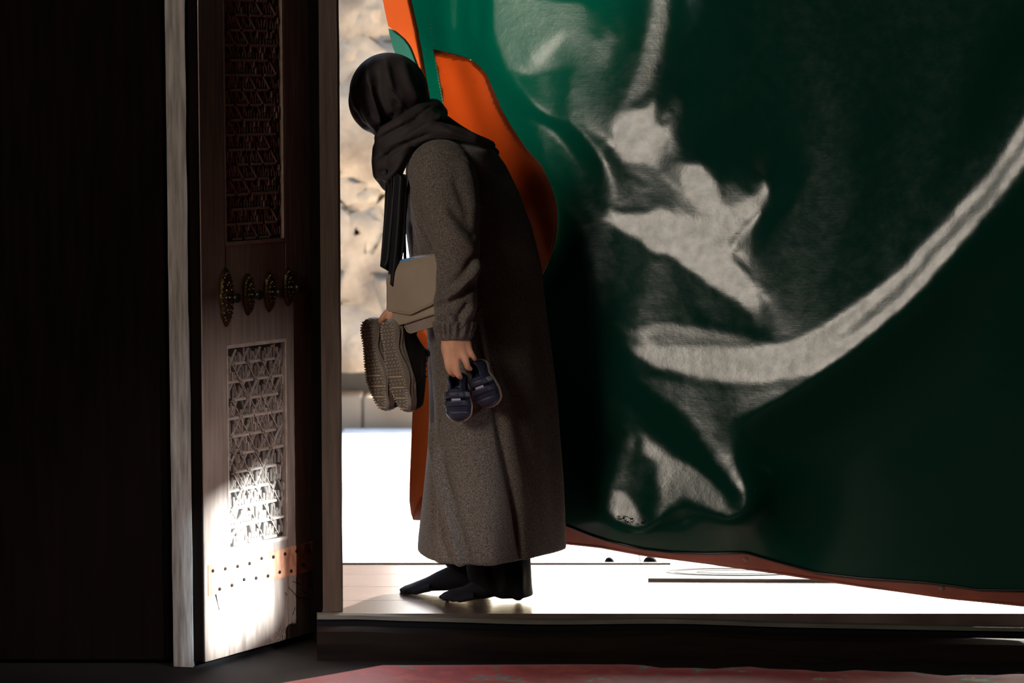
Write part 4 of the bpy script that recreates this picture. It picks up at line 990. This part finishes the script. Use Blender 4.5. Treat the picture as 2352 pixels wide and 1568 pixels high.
# ------------------------------------------------------------------ shoes
def frame(o, heel, toe, dorsal):
    """place a shoe: origin at the heel end of the sole, +y to the toe, +z out of the upper"""
    y = (toe-heel).normalized(); z = (dorsal-y*dorsal.dot(y)).normalized(); x = y.cross(z)
    R = Matrix((x, y, z)).transposed().to_4x4(); o.matrix_world = Matrix.Translation(heel) @ R
    o.rotation_mode = 'XYZ'
CURVE = 0.0
def bend(v): return CURVE*max(0, v-.25)**1.5
def outline(L, wh, wb, wt, v):
    """half width of the foot shape at v (0 heel .. 1 toe)"""
    w = float(np.interp(v, [0, .12, .3, .5, .68, .85, 1], [wh*.9, wh, wh*.88, wb*.86, wb, wt, wt*.75]))
    if v < .13: w *= math.sqrt(max(0, 1-((.13-v)/.13)**2))
    if v > .84: w *= math.sqrt(max(0, 1-((v-.84)/.16)**2))
    return w
def upper_fn(L, wh, wb, wt, hs, vc, rim):
    def fn(v, u):
        w = outline(L, wh, wb, wt, v); h = float(np.interp(v, [a for a, _ in hs], [b for _, b in hs]))
        rm = float(np.interp(v, [a for a, _ in rim], [b for _, b in rim]))
        a = abs(u); sg = 1 if u >= 0 else -1
        k = min(1, max(0, (v-vc+.05)/.10)); k = k*k*(3-2*k)
        if a > .5:
            t = (1-a)/.5; xo = w*(1+.05*math.sin(math.pi*t)-.40*t*t); zo = rm*t**.85
        else:
            s = a/.5; xo = w*.60*s**.7; zo = rm*(.34+.66*s**5)
        ph = u*math.pi/2; xc = w*abs(math.sin(ph))**.72; zc = h*abs(math.cos(ph))**.62
        taper = min(1, (1-v)/.05)**.5 if v > .95 else 1
        x = xo*(1-k)+xc*k; z = (zo*(1-k)+zc*k)*(.55+.45*taper)
        return Vector((sg*x+bend(v), v*L, z))
    return fn
def shoe(root, L, wh, wb, wt, hs, vc, rim, th, m_up, m_sole, m_line, lip, toecap=None):
    fn = upper_fn(L, wh, wb, wt, hs, vc, rim); nv, nu = 44, 36
    v = [fn(i/nv, -1+2*j/nu) for i in range(nv+1) for j in range(nu+1)]; f = []; fl = []
    for i in range(nv):
        for j in range(nu):
            q = i*(nu+1)+j; c = (q, q+1, q+nu+2, q+nu+1)
            (fl if (abs(-1+2*(j+.5)/nu) < .5 and (i+.5)/nv < vc) else f).append(c)
    for nm_, fs, m_ in (('upper', f, m_up), ('lining', fl, m_line)):
        used = sorted({k for q in fs for k in q}); mp_ = {k: n for n, k in enumerate(used)}
        o = mesh(nm_, [v[k] for k in used], [tuple(mp_[k] for k in q) for q in fs], m_, root, smooth=True); mod(o, 'SOLIDIFY', thickness=.0022, offset=0)
    # sole: stacked outlines with a lip that wraps up the side
    b = MB(); rr = []; vs = np.concatenate([np.linspace(0, .13, 10)[:-1], np.linspace(.13, .84, 16)[:-1], np.linspace(.84, 1, 12)])
    for z, off in lip:
        r_ = [(outline(L, wh, wb, wt, vv_)+off*(1 if 0 < vv_ < 1 else 0), (vv_*(L+2*off)-off), z) for vv_ in vs]
        r_ += [(-x, y, zz) for x, y, zz in reversed(r_)][1:-1]; r_ = [(x+bend(min(1, max(0, y/L))), y, zz) for x, y, zz in r_]
        rr.append(r_)
    b.rings(rr); so = b.build('sole', m_sole, root, smooth=False); return fn, so
def band(root, name, fn, v0, v1, u0, u1, off, m, thick=.002, skew=0):
    v = []; f = []; n = 24; k_ = 4
    for i in range(k_+1):
        for j in range(n+1):
            u = u0+(u1-u0)*j/n; vv_ = v0+(v1-v0)*i/k_+skew*u; p = fn(vv_, u); e_ = .004
            du = fn(vv_, min(1, u+e_))-fn(vv_, max(-1, u-e_)); dv = fn(min(1, vv_+e_), u)-fn(vv_-e_, u); nn_ = du.cross(dv)
            nn_ = nn_.normalized() if nn_.length > 0 else Vector((0, 0, 1))
            if nn_.z < 0: nn_ = -nn_
            v.append(p+nn_*off)
    for i in range(k_):
        for j in range(n): q = i*(n+1)+j; f.append((q, q+1, q+n+2, q+n+1))
    o = mesh(name, v, f, m, root, smooth=True, fix=False); mod(o, 'SOLIDIFY', thickness=thick, offset=0); return o

# grey-soled walking shoes held by the far hand
def walking_shoe(label, heel, toe, dorsal, side=1):
    global CURVE
    CURVE = .042; root = empty('walking_shoe'); tag(root, label, 'shoe', 'walking shoes held by their heels')
    L = .272
    fn, so = shoe(root, L, .034, .046, .031, [(0, .07), (.3, .105), (.42, .095), (.6, .07), (.8, .055), (.95, .042), (1, .03)], .36,
              [(0, .072), (.08, .078), (.2, .062), (.36, .085), (1, .085)], .03, M['upper_black'], M['sole_grey'], M['lining'],
              [(-.026, -.006), (-.024, -.001), (-.014, .003), (.004, .004), (.008, .001)])
    # tongue and laces
    band(root, 'tongue', fn, .30, .44, -.32, .32, .006, M['upper_black'], .006)
    lc = MB()
    for k in range(5):
        vv_ = .44+.055*k; lc.tube([fn(vv_, u)+Vector((0, 0, .004)) for u in np.linspace(-.38, .38, 9)], .0022, 6)
    c = fn(.42, 0)+Vector((0, 0, .010))
    for s in (-1, 1): lc.tube([c+Vector((s*.020*(1-math.cos(t))/1.2, .018*math.sin(t), .010*math.sin(t/2))) for t in np.linspace(0, 2*math.pi, 15)], .0018, 6)
    lc.build('laces', M['upper_black'], root, smooth=True)
    # sculpted groove lines on the side of the midsole
    gr = MB()
    for s in (-1, 1):
        for zz in (-.004, -.016):
            gr.tube([(s*(outline(L, .034, .046, .031, vv_)+.0036)+bend(vv_), vv_*L, zz+.005*math.sin(vv_*14)) for vv_ in np.linspace(.06, .9, 30)], .0013, 5)
    gr.build('midsole_rib', M['sole_grey'], root)
    # tread: base, lugs, bars
    tb = MB(); rq = random.Random(2)
    rowv = np.linspace(.035, .965, 25)
    for i, vv_ in enumerate(rowv):
        w = outline(L, .034, .046, .031, vv_)-.003
        if vv_ > .56 and i % 3 == 0: continue
        nl = max(2, int(w*2/.0145))
        for j in range(nl):
            x = -w+(j+.5)*2*w/nl+(.002 if i % 2 else -.002); s_ = .0038
            if abs(x)+s_ > w+.002: continue
            x += bend(vv_); y = vv_*L; z0 = -.0255
            tb.rings([[(x-s_, y-.0032, z0), (x+s_, y-.0022, z0), (x+s_, y+.0032, z0), (x-s_, y+.0022, z0)], [(x-s_*.8, y-.0025, z0-.0045), (x+s_*.8, y-.0015, z0-.0045), (x+s_*.8, y+.0025, z0-.0045), (x-s_*.8, y+.0015, z0-.0045)]])
    # lugs round the rim
    for vv_ in np.linspace(.03, .97, 34):
        w = outline(L, .034, .046, .031, vv_)
        for s in (-1, 1):
            x = s*(w-.0042)+bend(vv_); y = vv_*L
            tb.rings([[(x-.004, y-.0027, -.022), (x+.004, y-.0027, -.022), (x+.004, y+.0027, -.022), (x-.004, y+.0027, -.022)], [(x-.0035, y-.002, -.0285), (x+.0022*s, y-.002, -.0285), (x+.0022*s, y+.002, -.0285), (x-.0035, y+.002, -.0285)]])
    o = tb.build('tread', M['sole_tread'], root); o['kind'] = 'stuff'
    for i, vv_ in enumerate(rowv):
        if vv_ > .56 and i % 3 == 0:
            w = outline(L, .034, .046, .031, vv_)*.74; y = vv_*L
            q = MB(); q.rings([[(-w, y-.0042, -.0255), (w, y-.001, -.0255), (w, y+.0042, -.0255), (-w, y+.001, -.0255)], [(-w, y-.003, -.0285), (w, y, -.0285), (w, y+.0032, -.0285), (-w, y+.0002, -.0285)]])
            q.v = [(x+bend(vv_), y_, z_) for x, y_, z_ in q.v]; q.build('tread_bar', M['tan_rubber'], root)
    bs_ = MB(); rr = []
    vs = np.linspace(0, 1, 40)
    for z, off in ((-.0268, -.007), (-.0258, -.005)):
        r_ = [(max(0, outline(L, .034, .046, .031, q)+off), q*L, z) for q in vs]; r_ += [(-x, y, zz) for x, y, zz in reversed(r_)][1:-1]; rr.append([(x+bend(y/L), y, zz) for x, y, zz in r_])
    bs_.rings(rr); bs_.build('outsole', M['sole_base'], root)
    frame(root, heel, toe, dorsal); return root
walking_shoe('grey-soled black walking shoe whose black upper shows, hanging under the bag', W(903, 733, 7.335), W(931, 938, 7.31), Vector((.74, .66, .16)))
walking_shoe('grey-soled walking shoe overlapped by its twin, hanging nearest the door post', W(857, 731, 7.39), W(880, 930, 7.365), Vector((.74, .66, .16)))

# small navy shoes held by the near hand
def toddler_shoe(label, heel, toe, dorsal):
    global CURVE
    CURVE = 0.0; root = empty('toddler_shoe'); tag(root, label, 'shoe', 'small navy shoes in the near hand')
    L = .138
    fn, so = shoe(root, L, .027, .037, .034, [(0, .045), (.3, .052), (.45, .053), (.6, .047), (.8, .039), (.95, .031), (1, .022)], .36,
              [(0, .050), (.1, .050), (.22, .040), (.36, .046), (1, .046)], .01, M['kid_navy'], M['kid_sole'], M['lining'],
              [(-.009, -.002), (-.008, .0015), (.000, .003), (.006, .0026), (.0075, .0012)])
    band(root, 'tongue', fn, .27, .40, -.36, .36, .004, M['kid_navy'], .004)
    q1 = band(root, 'strap', fn, .40, .52, -.86, .86, .0032, M['kid_strap'], .0022)
    q2 = band(root, 'strap', fn, .575, .69, -.86, .86, .0032, M['kid_strap'], .0022)
    for vv_, (a, b_) in ((.535, (.0, 0)),):
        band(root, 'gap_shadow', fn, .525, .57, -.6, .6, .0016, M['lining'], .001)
        o = band(root, 'tab', fn, .528, .572, -.22, .10, .0042, M['kid_lilac'], .0012); o['label'] = 'pale lilac tab between the straps'
        o = band(root, 'tab', fn, .30, .345, -.30, -.12, .0075, M['kid_lilac'], .0012)
    band(root, 'toe_cap', fn, .80, .985, -.95, .95, .0012, M['kid_strap'], .0016)
    for v0 in (.72, .755): band(root, 'crease', fn, v0, v0+.012, -.5, .5, .0012, M['kid_navy'], .002)
    rg = MB(); c = fn(.46, .80)+Vector((.004, 0, .004)); rg.tube([c+Vector((.002*math.sin(t), .010*math.cos(t), .006*math.sin(t))) for t in np.linspace(0, 2*math.pi, 17)], .0016, 6); rg.build('buckle_ring', M['kid_grey'], root, smooth=True)
    o = band(root, 'strap_end', fn, .415, .505, -.90, -.55, .0062, M['kid_grey'], .002)
    hl_ = MB(); hl_.tube([fn(vv_, .52)+Vector((0, 0, .001)) for vv_ in np.linspace(.34, .03, 12)]+[fn(vv_, -.52)+Vector((0, 0, .001)) for vv_ in np.linspace(.03, .34, 12)], .0026, 8); hl_.build('collar', M['kid_strap'], root, smooth=True)
    frame(root, heel, toe, dorsal); return root
toddler_shoe('small navy shoe with two straps, hanging straight down, toe lowest', W(1052, 857, 7.185), W(1056, 962, 7.165), Vector((-.22, -1, .10)))
toddler_shoe('small navy shoe hanging tilted, farther from the bag, pale sole edge showing', W(1096, 828, 7.185), W(1132, 931, 7.165), Vector((-.42, -.9, .05)))
